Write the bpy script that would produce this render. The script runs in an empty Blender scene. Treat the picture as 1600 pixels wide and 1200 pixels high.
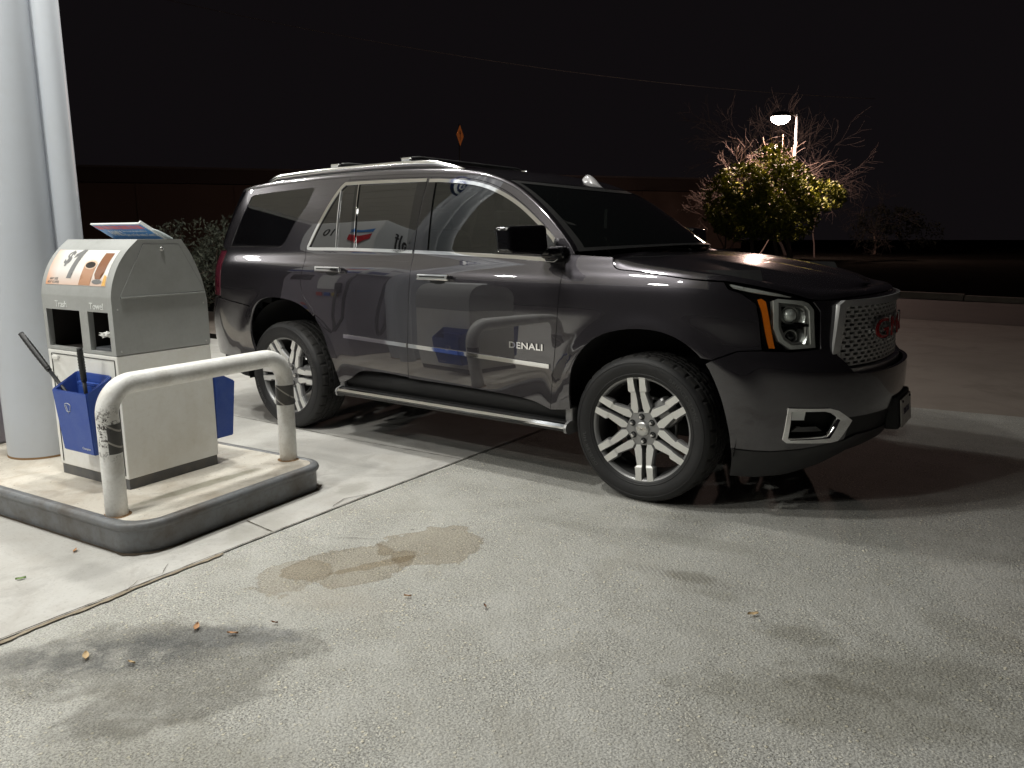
import bpy, bmesh, math, random
import numpy as np
from mathutils import Vector, Matrix
from mathutils.geometry import delaunay_2d_cdt
random.seed(7); rng = np.random.default_rng(7)
PI = math.pi
scn = bpy.context.scene
COL = scn.collection

# ------------------------------------------------------------------ camera
cam_d = bpy.data.cameras.new("camera"); cam = bpy.data.objects.new("camera", cam_d); COL.objects.link(cam)
F_PX, CX, CY, CZ, YAW, PITCH, ROLL = 1207.25, 1.7926, -4.6912, 1.4350, -0.6191, 0.1889, -0.0031
cam_d.sensor_fit = 'HORIZONTAL'; cam_d.sensor_width = 36.0; cam_d.lens = F_PX / 1600 * 36.0
cam_d.clip_start = 0.05; cam_d.clip_end = 2000
_f = Vector((math.sin(YAW)*math.cos(PITCH), math.cos(YAW)*math.cos(PITCH), -math.sin(PITCH)))
_r = Vector((math.cos(YAW), -math.sin(YAW), 0)); _u = _r.cross(_f)
_rr = _r*math.cos(ROLL) + _u*math.sin(ROLL); _uu = -_r*math.sin(ROLL) + _u*math.cos(ROLL)
M = Matrix((_rr, _uu, -_f)).transposed().to_4x4(); M.translation = Vector((CX, CY, CZ))
cam.matrix_world = M
scn.camera = cam

# ------------------------------------------------------------------ night sky
w = bpy.data.worlds.new("World"); scn.world = w; w.use_nodes = True
wn, wl = w.node_tree.nodes, w.node_tree.links
bg = wn["Background"]; bg.inputs[0].default_value = (0.0046, 0.0037, 0.0043, 1); bg.inputs[1].default_value = 1.0
scn.view_settings.view_transform = 'Standard'; scn.view_settings.look = 'None'
scn.view_settings.exposure = 0.0; scn.view_settings.gamma = 1.0
scn.render.engine = 'CYCLES'
scn.cycles.use_denoising = True
scn.cycles.max_bounces = 8; scn.cycles.transparent_max_bounces = 12
scn.cycles.sample_clamp_indirect = 6.0
LAMP = 330.0          # radiance of one canopy luminaire lens
STREET = 3000.0      # watts of the street lamp

# ------------------------------------------------------------------ materials
def mat(name, col=(.5,.5,.5), rough=.5, metal=0., **kw):
    m = bpy.data.materials.new(name); m.use_nodes = True
    b = m.node_tree.nodes["Principled BSDF"]
    b.inputs["Base Color"].default_value = (*col, 1); b.inputs["Roughness"].default_value = rough
    b.inputs["Metallic"].default_value = metal
    for k, v in kw.items():
        b.inputs[k.replace('_', ' ')].default_value = v
    return m
def nd(m, t, **kw):
    n = m.node_tree.nodes.new(t)
    for k, v in kw.items():
        if k in n.inputs.keys(): n.inputs[k].default_value = v
        else: setattr(n, k, v)
    return n
def lk(m, a, b): m.node_tree.links.new(a, b)
def bsdf(m): return m.node_tree.nodes["Principled BSDF"]
def coords(m, scale=(1,1,1), kind='Object'):
    t = nd(m, 'ShaderNodeTexCoord'); mp = nd(m, 'ShaderNodeMapping'); mp.inputs['Scale'].default_value = scale
    lk(m, t.outputs[kind], mp.inputs['Vector']); return mp.outputs['Vector']
def noise(m, v, sc, det=4, rough=.55, dist=0.):
    n = nd(m, 'ShaderNodeTexNoise'); n.inputs['Scale'].default_value = sc; n.inputs['Detail'].default_value = det
    n.inputs['Roughness'].default_value = rough; n.inputs['Distortion'].default_value = dist
    lk(m, v, n.inputs['Vector']); return n.outputs['Fac']
def ramp(m, f, stops):
    r = nd(m, 'ShaderNodeValToRGB'); e = r.color_ramp.elements
    while len(e) < len(stops): e.new(.5)
    for i, (p, c) in enumerate(stops):
        e[i].position = p; e[i].color = (*c, 1) if hasattr(c, '__len__') else (c, c, c, 1)
    lk(m, f, r.inputs['Fac']); return r.outputs['Color']
def mixc(m, fac, a, b, mode='MIX'):
    n = nd(m, 'ShaderNodeMix'); n.data_type = 'RGBA'; n.blend_type = mode
    for s, v in ((0, fac), (6, a), (7, b)):
        if hasattr(v, 'is_linked') or hasattr(v, 'links'): lk(m, v, n.inputs[s])
        elif hasattr(v, '__len__'): n.inputs[s].default_value = (*v, 1)
        else: n.inputs[s].default_value = v
    return n.outputs[2]
def mth(m, op, a, b=None, c=None, clamp=False):
    n = nd(m, 'ShaderNodeMath'); n.operation = op; n.use_clamp = clamp
    for i, v in enumerate((a, b, c)):
        if v is None: continue
        if hasattr(v, 'links'): lk(m, v, n.inputs[i])
        else: n.inputs[i].default_value = v
    return n.outputs[0]
def bump(m, h, strength=.3, dist=.01):
    b = nd(m, 'ShaderNodeBump'); b.inputs['Strength'].default_value = strength; b.inputs['Distance'].default_value = dist
    lk(m, h, b.inputs['Height']); lk(m, b.outputs['Normal'], bsdf(m).inputs['Normal']); return b

def worn(name, col, dirt, rough=.5, amt=.35, scale=6, metal=0, bmp=.05, **kw):
    """paint with soft mottled grime and fine scratches"""
    m = mat(name, col, rough, metal, **kw); v = coords(m)
    f = noise(m, v, scale, 6, .65); f2 = noise(m, v, scale*9, 3)
    k = ramp(m, f, [(.42, 0.), (.75, 1.)]); k2 = ramp(m, f2, [(.5, 0.), (.8, 1.)])
    c = mixc(m, mth(m, 'MULTIPLY', k, amt), col, dirt)
    c = mixc(m, mth(m, 'MULTIPLY', k2, amt*.5), c, dirt)
    lk(m, c, bsdf(m).inputs['Base Color'])
    rr = mth(m, 'MULTIPLY_ADD', f, .25, rough-.1); lk(m, rr, bsdf(m).inputs['Roughness'])
    bump(m, f2, bmp, .004); return m

PAINT = mat("car_paint", (.030,.028,.031), .27, .8)
b = bsdf(PAINT); b.inputs["Coat Weight"].default_value = 1; b.inputs["Coat Roughness"].default_value = .012; b.inputs["Coat IOR"].default_value = 1.85
v = coords(PAINT); n_ = nd(PAINT, 'ShaderNodeTexVoronoi'); n_.inputs['Scale'].default_value = 900; lk(PAINT, v, n_.inputs['Vector'])
lk(PAINT, ramp(PAINT, n_.outputs['Distance'], [(0., (.078,.072,.082)), (.9, (.040,.037,.043))]), b.inputs['Base Color'])
# faint road dust low on the body
CHROME = mat("chrome", (.80,.80,.80), .06, 1.)
SATIN = mat("satin_silver", (.62,.62,.61), .30, .85)
GLOSSBLK = mat("gloss_black", (.006,.006,.007), .04, 0, IOR=1.7)
BLK = mat("black_plastic", (.009,.009,.009), .6)
DARKVOID = mat("dark_underside", (.006,.006,.006), .9)
RUBBER = worn("tyre_rubber", (.011,.011,.012), (.028,.027,.026), .55, .5, 9)
TREAD = worn("tyre_tread", (.015,.0145,.014), (.040,.037,.034), .75, .6, 14)
GLASSD = mat("privacy_glass", (.003,.003,.0035), .015, 0, IOR=2.0)
def tinted(name, t, tint=(.25,.3,.27)):
    m = mat(name, (.004,.005,.005), .01, 0, IOR=2.0)
    tr = nd(m, 'ShaderNodeBsdfTransparent'); tr.inputs[0].default_value = (*tint, 1)
    mx = nd(m, 'ShaderNodeMixShader'); mx.inputs[0].default_value = t
    out = m.node_tree.nodes['Material Output']
    add = nd(m, 'ShaderNodeAddShader')
    mm = nd(m, 'ShaderNodeMixShader'); mm.inputs[0].default_value = t
    lk(m, bsdf(m).outputs[0], mm.inputs[1]); lk(m, tr.outputs[0], mm.inputs[2]); lk(m, mm.outputs[0], out.inputs[0])
    return m
GLASSF = tinted("tinted_glass", .35)
WSHIELD = tinted("windshield_glass", .22)
LENS = tinted("clear_lens", .80, (.93,.95,.93))
AMBER = mat("amber_reflector", (.95,.22,.01), .25, 0, Coat_Weight=1.)
AMBER.node_tree.nodes["Principled BSDF"].inputs["Specular IOR Level"].default_value = .8
REDL = mat("red_lamp_lens", (.085,.012,.022), .08, 0, Coat_Weight=1.)
REDLET = mat("red_enamel", (.40,.012,.016), .2)
MACH = mat("machined_alloy", (.80,.80,.77), .36, .55)
RIMGREY = mat("grey_alloy", (.30,.30,.30), .35, .5)
RIMDARK = mat("dark_rim_barrel", (.07,.07,.07), .45, .6)
BEZEL = mat("bezel_silver", (.70,.70,.68), .30, .35)
REFLECT = mat("lamp_reflector", (.85,.87,.86), .30, .45)
INTER = mat("cabin_trim", (.05,.05,.05), .7)
SEAT = mat("seat_leather", (.10,.09,.085), .5)

# ------------------------------------------------------------------ object helpers
def link(o, parent=None):
    COL.objects.link(o)
    if parent is not None: o.parent = parent
    return o
def meshobj(name, verts, faces, m, parent=None, smooth=False, normals=None, mats=None, midx=None, label=None):
    me = bpy.data.meshes.new(name); me.from_pydata([tuple(map(float, p)) for p in verts], [], [tuple(int(i) for i in f) for f in faces])
    for mm in (mats or [m]): me.materials.append(mm)
    if midx is not None: me.polygons.foreach_set('material_index', np.array(midx, dtype=np.int32))
    if smooth is True: me.polygons.foreach_set('use_smooth', [True]*len(me.polygons))
    elif smooth is not False: me.polygons.foreach_set('use_smooth', list(smooth))
    me.update()
    if normals is not None:
        me.normals_split_custom_set_from_vertices([tuple(map(float, n)) for n in normals])
    o = bpy.data.objects.new(name, me); link(o, parent)
    if label: o["label"] = label
    return o
def tag(o, label=None, cat=None, group=None, kind=None):
    if label: o["label"] = label
    if cat: o["category"] = cat
    if group: o["group"] = group
    if kind: o["kind"] = kind
    return o
def empty(name, loc=(0,0,0), rz=0, label=None, cat=None, group=None):
    o = bpy.data.objects.new(name, None); link(o); o.location = loc; o.rotation_euler = (0,0,rz)
    o.empty_display_size = .1; tag(o, label, cat, group); return o
class MB:
    def __init__(s): s.v=[]; s.f=[]; s.mi=[]; s.sm=[]
    def add(s, V, Fc, mi=0, sm=False):
        k=len(s.v); s.v += [tuple(p) for p in V]; s.f += [tuple(i+k for i in f) for f in Fc]; s.mi += [mi]*len(Fc); s.sm += [sm]*len(Fc)
    def box(s, c, d, mi=0, rot=None, bev=0.):
        x,y,z=[q/2 for q in d]
        bm=bmesh.new(); bmesh.ops.create_cube(bm,size=1); bmesh.ops.scale(bm,vec=d,verts=bm.verts)
        if bev: bmesh.ops.bevel(bm,geom=bm.edges[:],offset=bev,segments=2,affect='EDGES',profile=.5)
        R = rot.to_matrix() if hasattr(rot,'to_matrix') else rot
        V=[]
        for q in bm.verts:
            p = R@q.co if R is not None else q.co
            V.append(tuple(p+Vector(c)))
        s.add(V,[tuple(q.index for q in f.verts) for f in bm.faces],mi); bm.free()
    def tube(s, pts, r, seg=12, mi=0, cap=True, closed=False):
        pts=[Vector(p) for p in pts]; rs = r if hasattr(r,'__len__') else [r]*len(pts)
        V=[];Fc=[]; n=len(pts); up=None
        for i,p in enumerate(pts):
            if closed: t=(pts[(i+1)%n]-pts[i-1]).normalized()
            else: t=(pts[min(i+1,n-1)]-pts[max(i-1,0)]).normalized()
            if up is None: up = Vector((0,0,1)) if abs(t.z)<.9 else Vector((0,1,0))
            a=(up-t*up.dot(t)).normalized(); bb=t.cross(a); up=a
            for k in range(seg):
                an=2*PI*k/seg; V.append(tuple(p+(a*math.cos(an)+bb*math.sin(an))*rs[i]))
        for i in range(n if closed else n-1):
            for k in range(seg):
                j=(i+1)%n
                Fc.append((i*seg+k,i*seg+(k+1)%seg,j*seg+(k+1)%seg,j*seg+k))
        if cap and not closed:
            Fc.append(tuple(range(seg))[::-1]); Fc.append(tuple((n-1)*seg+k for k in range(seg)))
        s.add(V,Fc,mi,True)
    def lathe(s, prof, seg=64, axis='Z', c=(0,0,0), mi=0, sm=True, a0=0, a1=2*PI, mod=None):
        full = abs(a1-a0-2*PI)<1e-6; n=seg if full else seg+1; V=[];Fc=[]
        for i in range(n):
            a=a0+(a1-a0)*i/seg
            for k,(r,h) in enumerate(prof):
                rr = r if mod is None else mod(i,k,r)
                x,y=rr*math.cos(a),rr*math.sin(a)
                p = (x,y,h) if axis=='Z' else ((x,h,y) if axis=='Y' else (h,x,y))
                V.append((p[0]+c[0],p[1]+c[1],p[2]+c[2]))
        m_=len(prof)
        for i in range(n if full else n-1):
            j=(i+1)%n
            for k in range(m_-1): Fc.append((i*m_+k,j*m_+k,j*m_+k+1,i*m_+k+1))
        s.add(V,Fc,mi,sm)
    def prism(s, poly, z0, z1, xf=None, mi=0, top_scale=None):
        """poly 2D list extruded along local Z; xf maps (x,y,z) to world"""
        n=len(poly); V=[(x,y,z0) for x,y in poly]+[(x,y,z1) for x,y in (top_scale or poly)]
        if xf: V=[tuple(xf(*p)) for p in V]
        Fc=[tuple(range(n))[::-1],tuple(range(n,2*n))]+[(i,(i+1)%n,n+(i+1)%n,n+i) for i in range(n)]
        s.add(V,Fc,mi)
    def build(s, name, m, parent=None, label=None, fix=True):
        mats = m if isinstance(m,(list,tuple)) else [m]
        o = meshobj(name, s.v, s.f, None, parent, smooth=s.sm, mats=mats, midx=s.mi, label=label)
        if fix:
            bm=bmesh.new(); bm.from_mesh(o.data); bmesh.ops.recalc_face_normals(bm,faces=bm.faces[:]); bm.to_mesh(o.data); bm.free()
        return o
def text_mesh(name, s, size, m, parent, xf, extrude=.002, offset=0., align='CENTER', sx=1., spacing=1., label=None, cuts=0.):
    """lettering as real mesh; xf maps local (x,y,z) to parent space"""
    cu = bpy.data.curves.new(name, 'FONT'); cu.body = s; cu.size = size; cu.extrude = extrude; cu.offset = offset
    cu.align_x = align; cu.align_y = 'CENTER'; cu.space_character = spacing; cu.resolution_u = 3
    o = bpy.data.objects.new(name, cu); COL.objects.link(o)
    dg = bpy.context.evaluated_depsgraph_get(); me = bpy.data.meshes.new_from_object(o.evaluated_get(dg))
    COL.objects.unlink(o); bpy.data.objects.remove(o)
    if cuts:
        bm=bmesh.new(); bm.from_mesh(me); ysv=[q.co.y for q in bm.verts]; y_=min(ysv)+cuts
        while y_<max(ysv):
            bmesh.ops.bisect_plane(bm,geom=bm.verts[:]+bm.edges[:]+bm.faces[:],plane_co=(0,y_,0),plane_no=(0,1,0)); y_+=cuts
        bm.to_mesh(me); bm.free()
    for vv in me.vertices:
        vv.co = Vector(xf(vv.co.x*sx, vv.co.y, vv.co.z))
    me.materials.clear(); me.materials.append(m)
    bm=bmesh.new(); bm.from_mesh(me); bmesh.ops.recalc_face_normals(bm,faces=bm.faces[:]); bm.to_mesh(me); bm.free()
    o = bpy.data.objects.new(name, me); link(o, parent)
    if label: o["label"]=label
    return o

# ------------------------------------------------------------------ 2-D polygon tools
def cr(pts, n=6, closed=False):
    """Catmull-Rom through points"""
    P=[np.array(p,float) for p in pts]; out=[]; N=len(P)
    for i in range(N if closed else N-1):
        p0=P[i-1] if (i>0 or closed) else P[0]*2-P[1]; p1=P[i]; p2=P[(i+1)%N]
        p3=P[(i+2)%N] if (i+2<N or closed) else P[-1]*2-P[-2]
        for k in range(n):
            t=k/n; out.append(tuple(.5*((2*p1)+(-p0+p2)*t+(2*p0-5*p1+4*p2-p3)*t*t+(-p0+3*p1-3*p2+p3)*t**3)))
    if not closed: out.append(tuple(P[-1]))
    return out
def refine(poly, step):
    out=[]
    for i in range(len(poly)):
        a=np.array(poly[i]); b_=np.array(poly[(i+1)%len(poly)]); n=max(1,int(math.ceil(np.linalg.norm(b_-a)/step)))
        out += [tuple(a+(b_-a)*k/n) for k in range(n)]
    return out
def area2(p):
    p=np.array(p); x,y=p[:,0],p[:,1]; return .5*np.sum(x*np.roll(y,-1)-y*np.roll(x,-1))
def inset(poly, d):
    """positive d shrinks"""
    if area2(poly)<0: poly=poly[::-1]
    P=np.array(poly); out=[]
    n=len(P)
    for i in range(n):
        a,b_,c=P[i-1],P[i],P[(i+1)%n]; e1=b_-a; e2=c-b_
        e1=e1/(np.linalg.norm(e1)+1e-12); e2=e2/(np.linalg.norm(e2)+1e-12)
        n1=np.array([-e1[1],e1[0]]); n2=np.array([-e2[1],e2[0]]); m_=n1+n2; L_=np.linalg.norm(m_)
        if L_<1e-6: out.append(tuple(b_+n1*d)); continue
        m_/=L_; out.append(tuple(b_+m_*d/max(.35,m_@n1)))
    return out
def inside(pt, poly):
    P=poly; x,y=pt[:,0],pt[:,1]; c=np.zeros(len(x),bool); n=len(P); j=n-1
    for i in range(n):
        xi,yi=P[i]; xj,yj=P[j]
        with np.errstate(divide='ignore',invalid='ignore'):
            t=((yi>y)!=(yj>y))&(x<(xj-xi)*(y-yi)/((yj-yi) if yj!=yi else 1e-12)+xi)
        c^=t; j=i
    return c
def bdist(pt, poly):
    d=np.full(len(pt),1e9); P=np.array(poly)
    for i in range(len(P)):
        a=P[i]; e=P[(i+1)%len(P)]-a; L2=e@e+1e-15; t=np.clip(((pt-a)@e)/L2,0,1)
        d=np.minimum(d,np.linalg.norm(pt-(a+t[:,None]*e),axis=1))
    return d

# ------------------------------------------------------------------ car body surface, traced in (arc position s, height z)
def pchip(xs,ys):
    xs=np.array(xs,float); ys=np.array(ys,float); h=np.diff(xs); d=np.diff(ys)/h
    m=np.zeros(len(xs)); m[0]=d[0]; m[-1]=d[-1]
    for i in range(1,len(xs)-1):
        if d[i-1]*d[i]>0:
            w1=2*h[i]+h[i-1]; w2=h[i]+2*h[i-1]; m[i]=(w1+w2)/(w1/d[i-1]+w2/d[i])
    def f(x):
        x=np.clip(np.asarray(x,float),xs[0],xs[-1]); i=np.clip(np.searchsorted(xs,x)-1,0,len(xs)-2)
        t=(x-xs[i])/h[i]; t2=t*t; t3=t2*t
        return (2*t3-3*t2+1)*ys[i]+(t3-2*t2+t)*h[i]*m[i]+(-2*t3+3*t2)*ys[i+1]+(t3-t2)*h[i]*m[i+1]
    return f
def soft(f, w=.02):
    return lambda x: (f(np.asarray(x)-w)+2*f(x)+f(np.asarray(x)+w))/4
Wz=soft(pchip([.15,.25,.35,.50,.75,1.0,1.13,1.2,1.25,1.29,1.32,1.36,1.50,1.65,1.78,1.86],[.93,.955,.978,.998,1.012,1.013,1.006,.994,.975,.952,.938,.928,.894,.850,.803,.772]),.018)
Fz=soft(pchip([.15,.25,.35,.45,.60,.75,.82,.88,1.0,1.1,1.2,1.3],[.84,.96,1.045,1.09,1.108,1.106,1.088,1.042,1.023,1.008,.965,.89]),.02)
Fg=pchip([.6,.75,.9,1.0,1.15,1.2],[1.048,1.044,1.036,1.030,1.015,1.0])
Rz=soft(pchip([.2,.35,.5,.65,.8,.9,.98,1.1,1.35,1.6,1.8,1.86],[3.95,4.10,4.18,4.21,4.22,4.19,4.14,4.13,4.10,3.97,3.84,3.80]),.02)
X1,X2=.15,-3.45; KF,KR,NR,NF=1.15,.95,2.9,2.3
SF=X1+KF; SR=X2-KR          # front and rear centrelines in s
def Lbase(s,z,Ff=Fz,fl=True):
    s=np.asarray(s,float); z=np.asarray(z,float); s,z=np.broadcast_arrays(s,z)
    flip=(s>SF)|(s<SR); s=np.where(s>SF,2*SF-s,s); s=np.where(s<SR,2*SR-s,s)
    w=Wz(z)
    if fl:
        for c in (0,-2.946):
            d=np.hypot(s-c,z-.44); w=w+.012*np.exp(-((np.maximum(d-.50,0))/.07)**2)*np.clip((1.2-z)/.2,0,1)
    x=s.copy(); y=w.copy()
    th=np.clip((s-X1)/KF,0,1)*np.pi/2; r=(np.cos(th)**NF+np.sin(th)**NF)**(-1/NF)
    x=np.where(s>X1,X1+(Ff(z)-X1)*r*np.sin(th),x); y=np.where(s>X1,w*r*np.cos(th),y)
    th=np.clip((X2-s)/KR,0,1)*np.pi/2; r=(np.cos(th)**NR+np.sin(th)**NR)**(-1/NR)
    x=np.where(s<X2,X2-(Rz(z)+X2)*r*np.sin(th),x); y=np.where(s<X2,w*r*np.cos(th),y)
    return np.stack([x,np.where(flip,y,-y),z],-1)
def Lg(s,z): return Lbase(s,z,Fg,False)
def surf_pn(surf,s,z,off=0.):
    e=2e-3; a=surf(s+e,z)-surf(s-e,z); b_=surf(s,z+e)-surf(s,z-e); n=np.cross(a,b_); n/=np.linalg.norm(n,axis=-1,keepdims=True)+1e-12
    return surf(s,z)+n*off, n
MIR = np.array([1,-1,1.])
def panel(name, outline, parent, m, holes=(), surf=Lbase, off=0., gap=.0022, thick=.022, step=.028, mirror=False, label=None, offn=None):
    outline=refine(outline, step*.7); outline=inset(outline,gap) if gap else (outline if area2(outline)>0 else outline[::-1])
    H=[]
    for h in holes:
        h=refine(h, step*.7); h=h if area2(h)>0 else h[::-1]; H.append(h)
    A=np.array(outline); lo,hi=A.min(0),A.max(0)
    gx,gz=np.meshgrid(np.arange(lo[0]+step/2,hi[0],step),np.arange(lo[1]+step/2,hi[1],step)); g=np.stack([gx.ravel(),gz.ravel()],1)
    if len(g):
        k=inside(g,outline)&(bdist(g,outline)>step*.45)
        for h in H: k&=(~inside(g,h))&(bdist(g,h)>step*.45)
        g=g[k]
    pts=[tuple(p) for p in outline]; edges=[(i,(i+1)%len(outline)) for i in range(len(outline))]
    for h in H:
        k=len(pts); pts+=[tuple(p) for p in h]; edges+=[(k+i,k+(i+1)%len(h)) for i in range(len(h))]
    pts+=[tuple(p) for p in g]
    vo,eo,fo,_,_,_=delaunay_2d_cdt([Vector(p) for p in pts],edges,[],0,1e-6)
    V=np.array([tuple(p) for p in vo]); Fc=np.array([tuple(f) for f in fo if len(f)==3])
    c=V[Fc].mean(1); k=inside(c,outline)
    for h in H: k&=~inside(c,h)
    Fc=Fc[k]
    ar=[(V[f[1]]-V[f[0]])[0]*(V[f[2]]-V[f[0]])[1]-(V[f[1]]-V[f[0]])[1]*(V[f[2]]-V[f[0]])[0] for f in Fc]
    Fc=[tuple(f) if a>0 else tuple(f[::-1]) for f,a in zip(Fc,ar) if abs(a)>1e-10]
    o_= off if offn is None else (off+offn(V[:,0],V[:,1]))[:,None]
    P,N=surf_pn(surf,V[:,0],V[:,1],o_)
    # boundary edges -> lip
    from collections import Counter
    cnt=Counter()
    for f in Fc:
        for a,b_ in ((f[0],f[1]),(f[1],f[2]),(f[2],f[0])): cnt[(a,b_)]+=1
    be=[(a,b_) for (a,b_) in cnt if (b_,a) not in cnt]
    verts=list(P); norms=list(N); faces=list(Fc)
    if thick:
        for a,b_ in be:
            t=P[b_]-P[a]; on=np.cross(t,N[a]); on/=np.linalg.norm(on)+1e-12
            k=len(verts); verts+=[P[a],P[b_],P[b_]-N[b_]*thick,P[a]-N[a]*thick]
            na=on*.8+N[a]*.6; nb=on*.8+N[b_]*.6
            norms+=[na/np.linalg.norm(na),nb/np.linalg.norm(nb),on,on]; faces.append((k+1,k,k+3,k+2))
    outs=[]
    V3=np.array(verts); N3=np.array(norms)
    outs.append(meshobj(name,V3,faces,m,parent,smooth=True,normals=N3,label=label))
    if mirror:
        outs.append(meshobj(name,V3*MIR,[f[::-1] for f in faces],m,parent,smooth=True,normals=N3*MIR,label=label))
    return outs
def strip2d(line, w0, w1=None):
    """polygon around an open polyline, w0 to the left side and w1 to the right"""
    w1 = w0 if w1 is None else w1
    P=np.array(line); n=len(P); Lf=[];Rt=[]
    for i in range(n):
        t=P[min(i+1,n-1)]-P[max(i-1,0)]; t/=np.linalg.norm(t)+1e-12; nn=np.array([-t[1],t[0]])
        Lf.append(tuple(P[i]+nn*w0)); Rt.append(tuple(P[i]-nn*w1))
    return Lf+Rt[::-1]
def grid_faces(n,m_,flip=False):
    f=[(i*m_+j,i*m_+j+1,(i+1)*m_+j+1,(i+1)*m_+j) for i in range(n-1) for j in range(m_-1)]
    return [q[::-1] for q in f] if flip else f

# ================================================================== SUV
suv = empty("suv", (0,0,0), 0, "dark grey SUV with chrome window trim and silver wheels parked beside the pump island", "suv")

E_ARCH_F = [(-.424,.436),(-.431,.578),(-.411,.71),(-.35,.816),(-.244,.902),(-.089,.946),(.076,.952),(.200,.918),(.297,.829),(.361,.672),(.398,.508),(.423,.371),(.455,.215)]
ARF = cr(E_ARCH_F,5)
ARR = cr([(-3.235,.49),(-3.297,.658),(-3.293,.808),(-3.242,.918),(-3.137,.976),(-2.981,.993),(-2.766,.969),(-2.599,.895),(-2.492,.786),(-2.435,.653),(-2.388,.531),(-2.352,.41)],5)
def cut(line, f): return [p for p in line if f(p)]
LAMP_O = [(.393,1.212),(.51,1.192),(.651,1.152),(.735,1.110),(.762,1.065),(.755,.884),(.636,.873),(.533,.879),(.524,1.029),(.513,1.107),(.457,1.158),(.409,1.176)]
HOOD_E = [(-.212,1.318),(-.196,1.290),(-.175,1.270),(-.140,1.261),(-.031,1.254),(.247,1.224),(.393,1.216),(.51,1.196),(.651,1.156),(.742,1.125),(.84,1.124),(.95,1.132),(1.1,1.136),(SF,1.138)]
ROOF_E = [(-.455,1.335),(-.505,1.395),(-.63,1.512),(-.78,1.627),(-.94,1.722),(-1.12,1.783),(-1.3,1.813),(-1.65,1.836),(-2.05,1.846),(-2.404,1.848),(-2.9,1.838),(-3.3,1.815),(-3.62,1.79),(-3.8,1.79),(-4.1,1.80),(SR,1.805)]
SEAM_TOP = [(-.504,1.325),(-.573,1.398),(-.70,1.515),(-.86,1.627),(-1.02,1.713),(-1.2,1.772),(-1.4,1.800),(-1.62,1.813)]
SEAM_F = [(-.566,.446),(-.533,.752),(-.517,.972),(-.504,1.186),(-.500,1.27)]
SEAM_B = [(-1.62,1.813),(-1.645,1.68),(-1.655,1.515),(-1.660,1.36),(-1.655,1.30),(-1.641,1.151),(-1.655,.904),(-1.678,.514)]
SEAM_R = [(-2.385,1.826),(-2.44,1.778),(-2.54,1.635),(-2.645,1.50),(-2.705,1.375),(-2.715,1.335),(-2.690,1.255),(-2.700,1.10),(-2.665,1.01),(-2.60,.95),(-2.562,.905)]

# fender
arf_fender = [p for p in ARF if p[0] < .30]
fender = cr(SEAM_F,4) + [(-.504,1.325),(-.46,1.335)] + cr([(-.212,1.324),(-.200,1.288),(-.178,1.266),(-.140,1.257),(-.031,1.250),(.247,1.219),(.393,1.210)],4) \
       + [(.409,1.176),(.457,1.158),(.513,1.107),(.524,1.029),(.533,.879),(.44,.873),(.335,.822)] + arf_fender[::-1]
fender = [p for p in fender if not (p[0]<-.40 and p[1]<.44)] 
panel("front_fender", fender, suv, PAINT, mirror=True)
# hood and roof lofts ------------------------------------------------
def toploft(E1, dfn, z2fn, mfn, nr=9, nq=26):
    rows=[]
    for (s,z) in E1:
        P,N=surf_pn(Lbase,s,z); e=2e-3
        T=Lbase(s,z+e)-Lbase(s,z-e); T/=np.linalg.norm(T); nh=np.array([N[0],N[1],0]); nh/=np.linalg.norm(nh)+1e-9
        M=mfn(s,P); d=dfn(s); E2=P-nh*d; E2[1]=min(E2[1],0.)
        E2[2]=z2fn(s,E2,P)
        dv=M-E2; ln=np.linalg.norm(dv[:2])+1e-6; t2=np.array([dv[0]/ln,dv[1]/ln,2.2*(M[2]-E2[2])/max(ln,.3)]); t2/=np.linalg.norm(t2)
        gap=np.linalg.norm(E2-P); c1=P+T*gap*.42; c2=E2-t2*gap*.42; row=[]
        for k in range(nr):
            t=k/nr; row.append((1-t)**3*P+3*(1-t)**2*t*c1+3*(1-t)*t*t*c2+t**3*E2)
        for k in range(nq+1):
            q=k/nq; p=E2+dv*q; p[2]=E2[2]+dv[2]*(1-(1-q)**2.2); row.append(p)
        rows.append(row)
    return np.array(rows)
def full(G):   # mirror a half grid across the centreline
    return np.concatenate([G,(G*MIR)[:,::-1][:,1:]],axis=1)
def gnorm(G):
    a=np.gradient(G,axis=0); b_=np.gradient(G,axis=1); n=np.cross(a,b_); return n/(np.linalg.norm(n,axis=-1,keepdims=True)+1e-12)
def gridobj(name,G,N,m,parent,up=True,label=None):
    n,k,_=G.shape; V=G.reshape(-1,3); NN=N.reshape(-1,3)
    if (NN[:,2].mean()<0)==up: NN=-NN
    f=grid_faces(n,k)
    q=f[len(f)//2]; fn=np.cross(V[q[1]]-V[q[0]],V[q[2]]-V[q[0]])
    if fn@NN[q[0]]<0: f=[x[::-1] for x in f]
    return meshobj(name,V,f,m,parent,smooth=True,normals=NN,label=label)
hc=pchip([-.25,-.1,.25,.6,.85,.98],[1.352,1.338,1.296,1.232,1.183,1.157])
HE=refine(cr(HOOD_E,5),.03); HE=[p for i,p in enumerate(HE) if i==0 or True]
HE=cr(HOOD_E,8)
HPOS=np.array(HE); dl=np.r_[0,np.cumsum(np.linalg.norm(np.diff(HPOS,axis=0),axis=1))]; dl/=dl[-1]
def hood_m(s,P):
    u=np.interp(s,HPOS[:,0],dl); xm=-.22+1.14*u; return np.array([xm,0.,float(hc(xm))])
def hood_z2(s,E2,P):
    z=float(hc(E2[0]))-.030; return max(P[2]+.018,min(z,P[2]+.060))
G=toploft(HE, lambda s: .045+.07*min(1,max(0,(s+.2)/.25)), hood_z2, hood_m)
dome=lambda g: (1/(1+np.exp(-(.56-np.abs(g[...,1]))/.030)))*np.clip((g[...,0]+.15)/.3,0,1)
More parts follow.
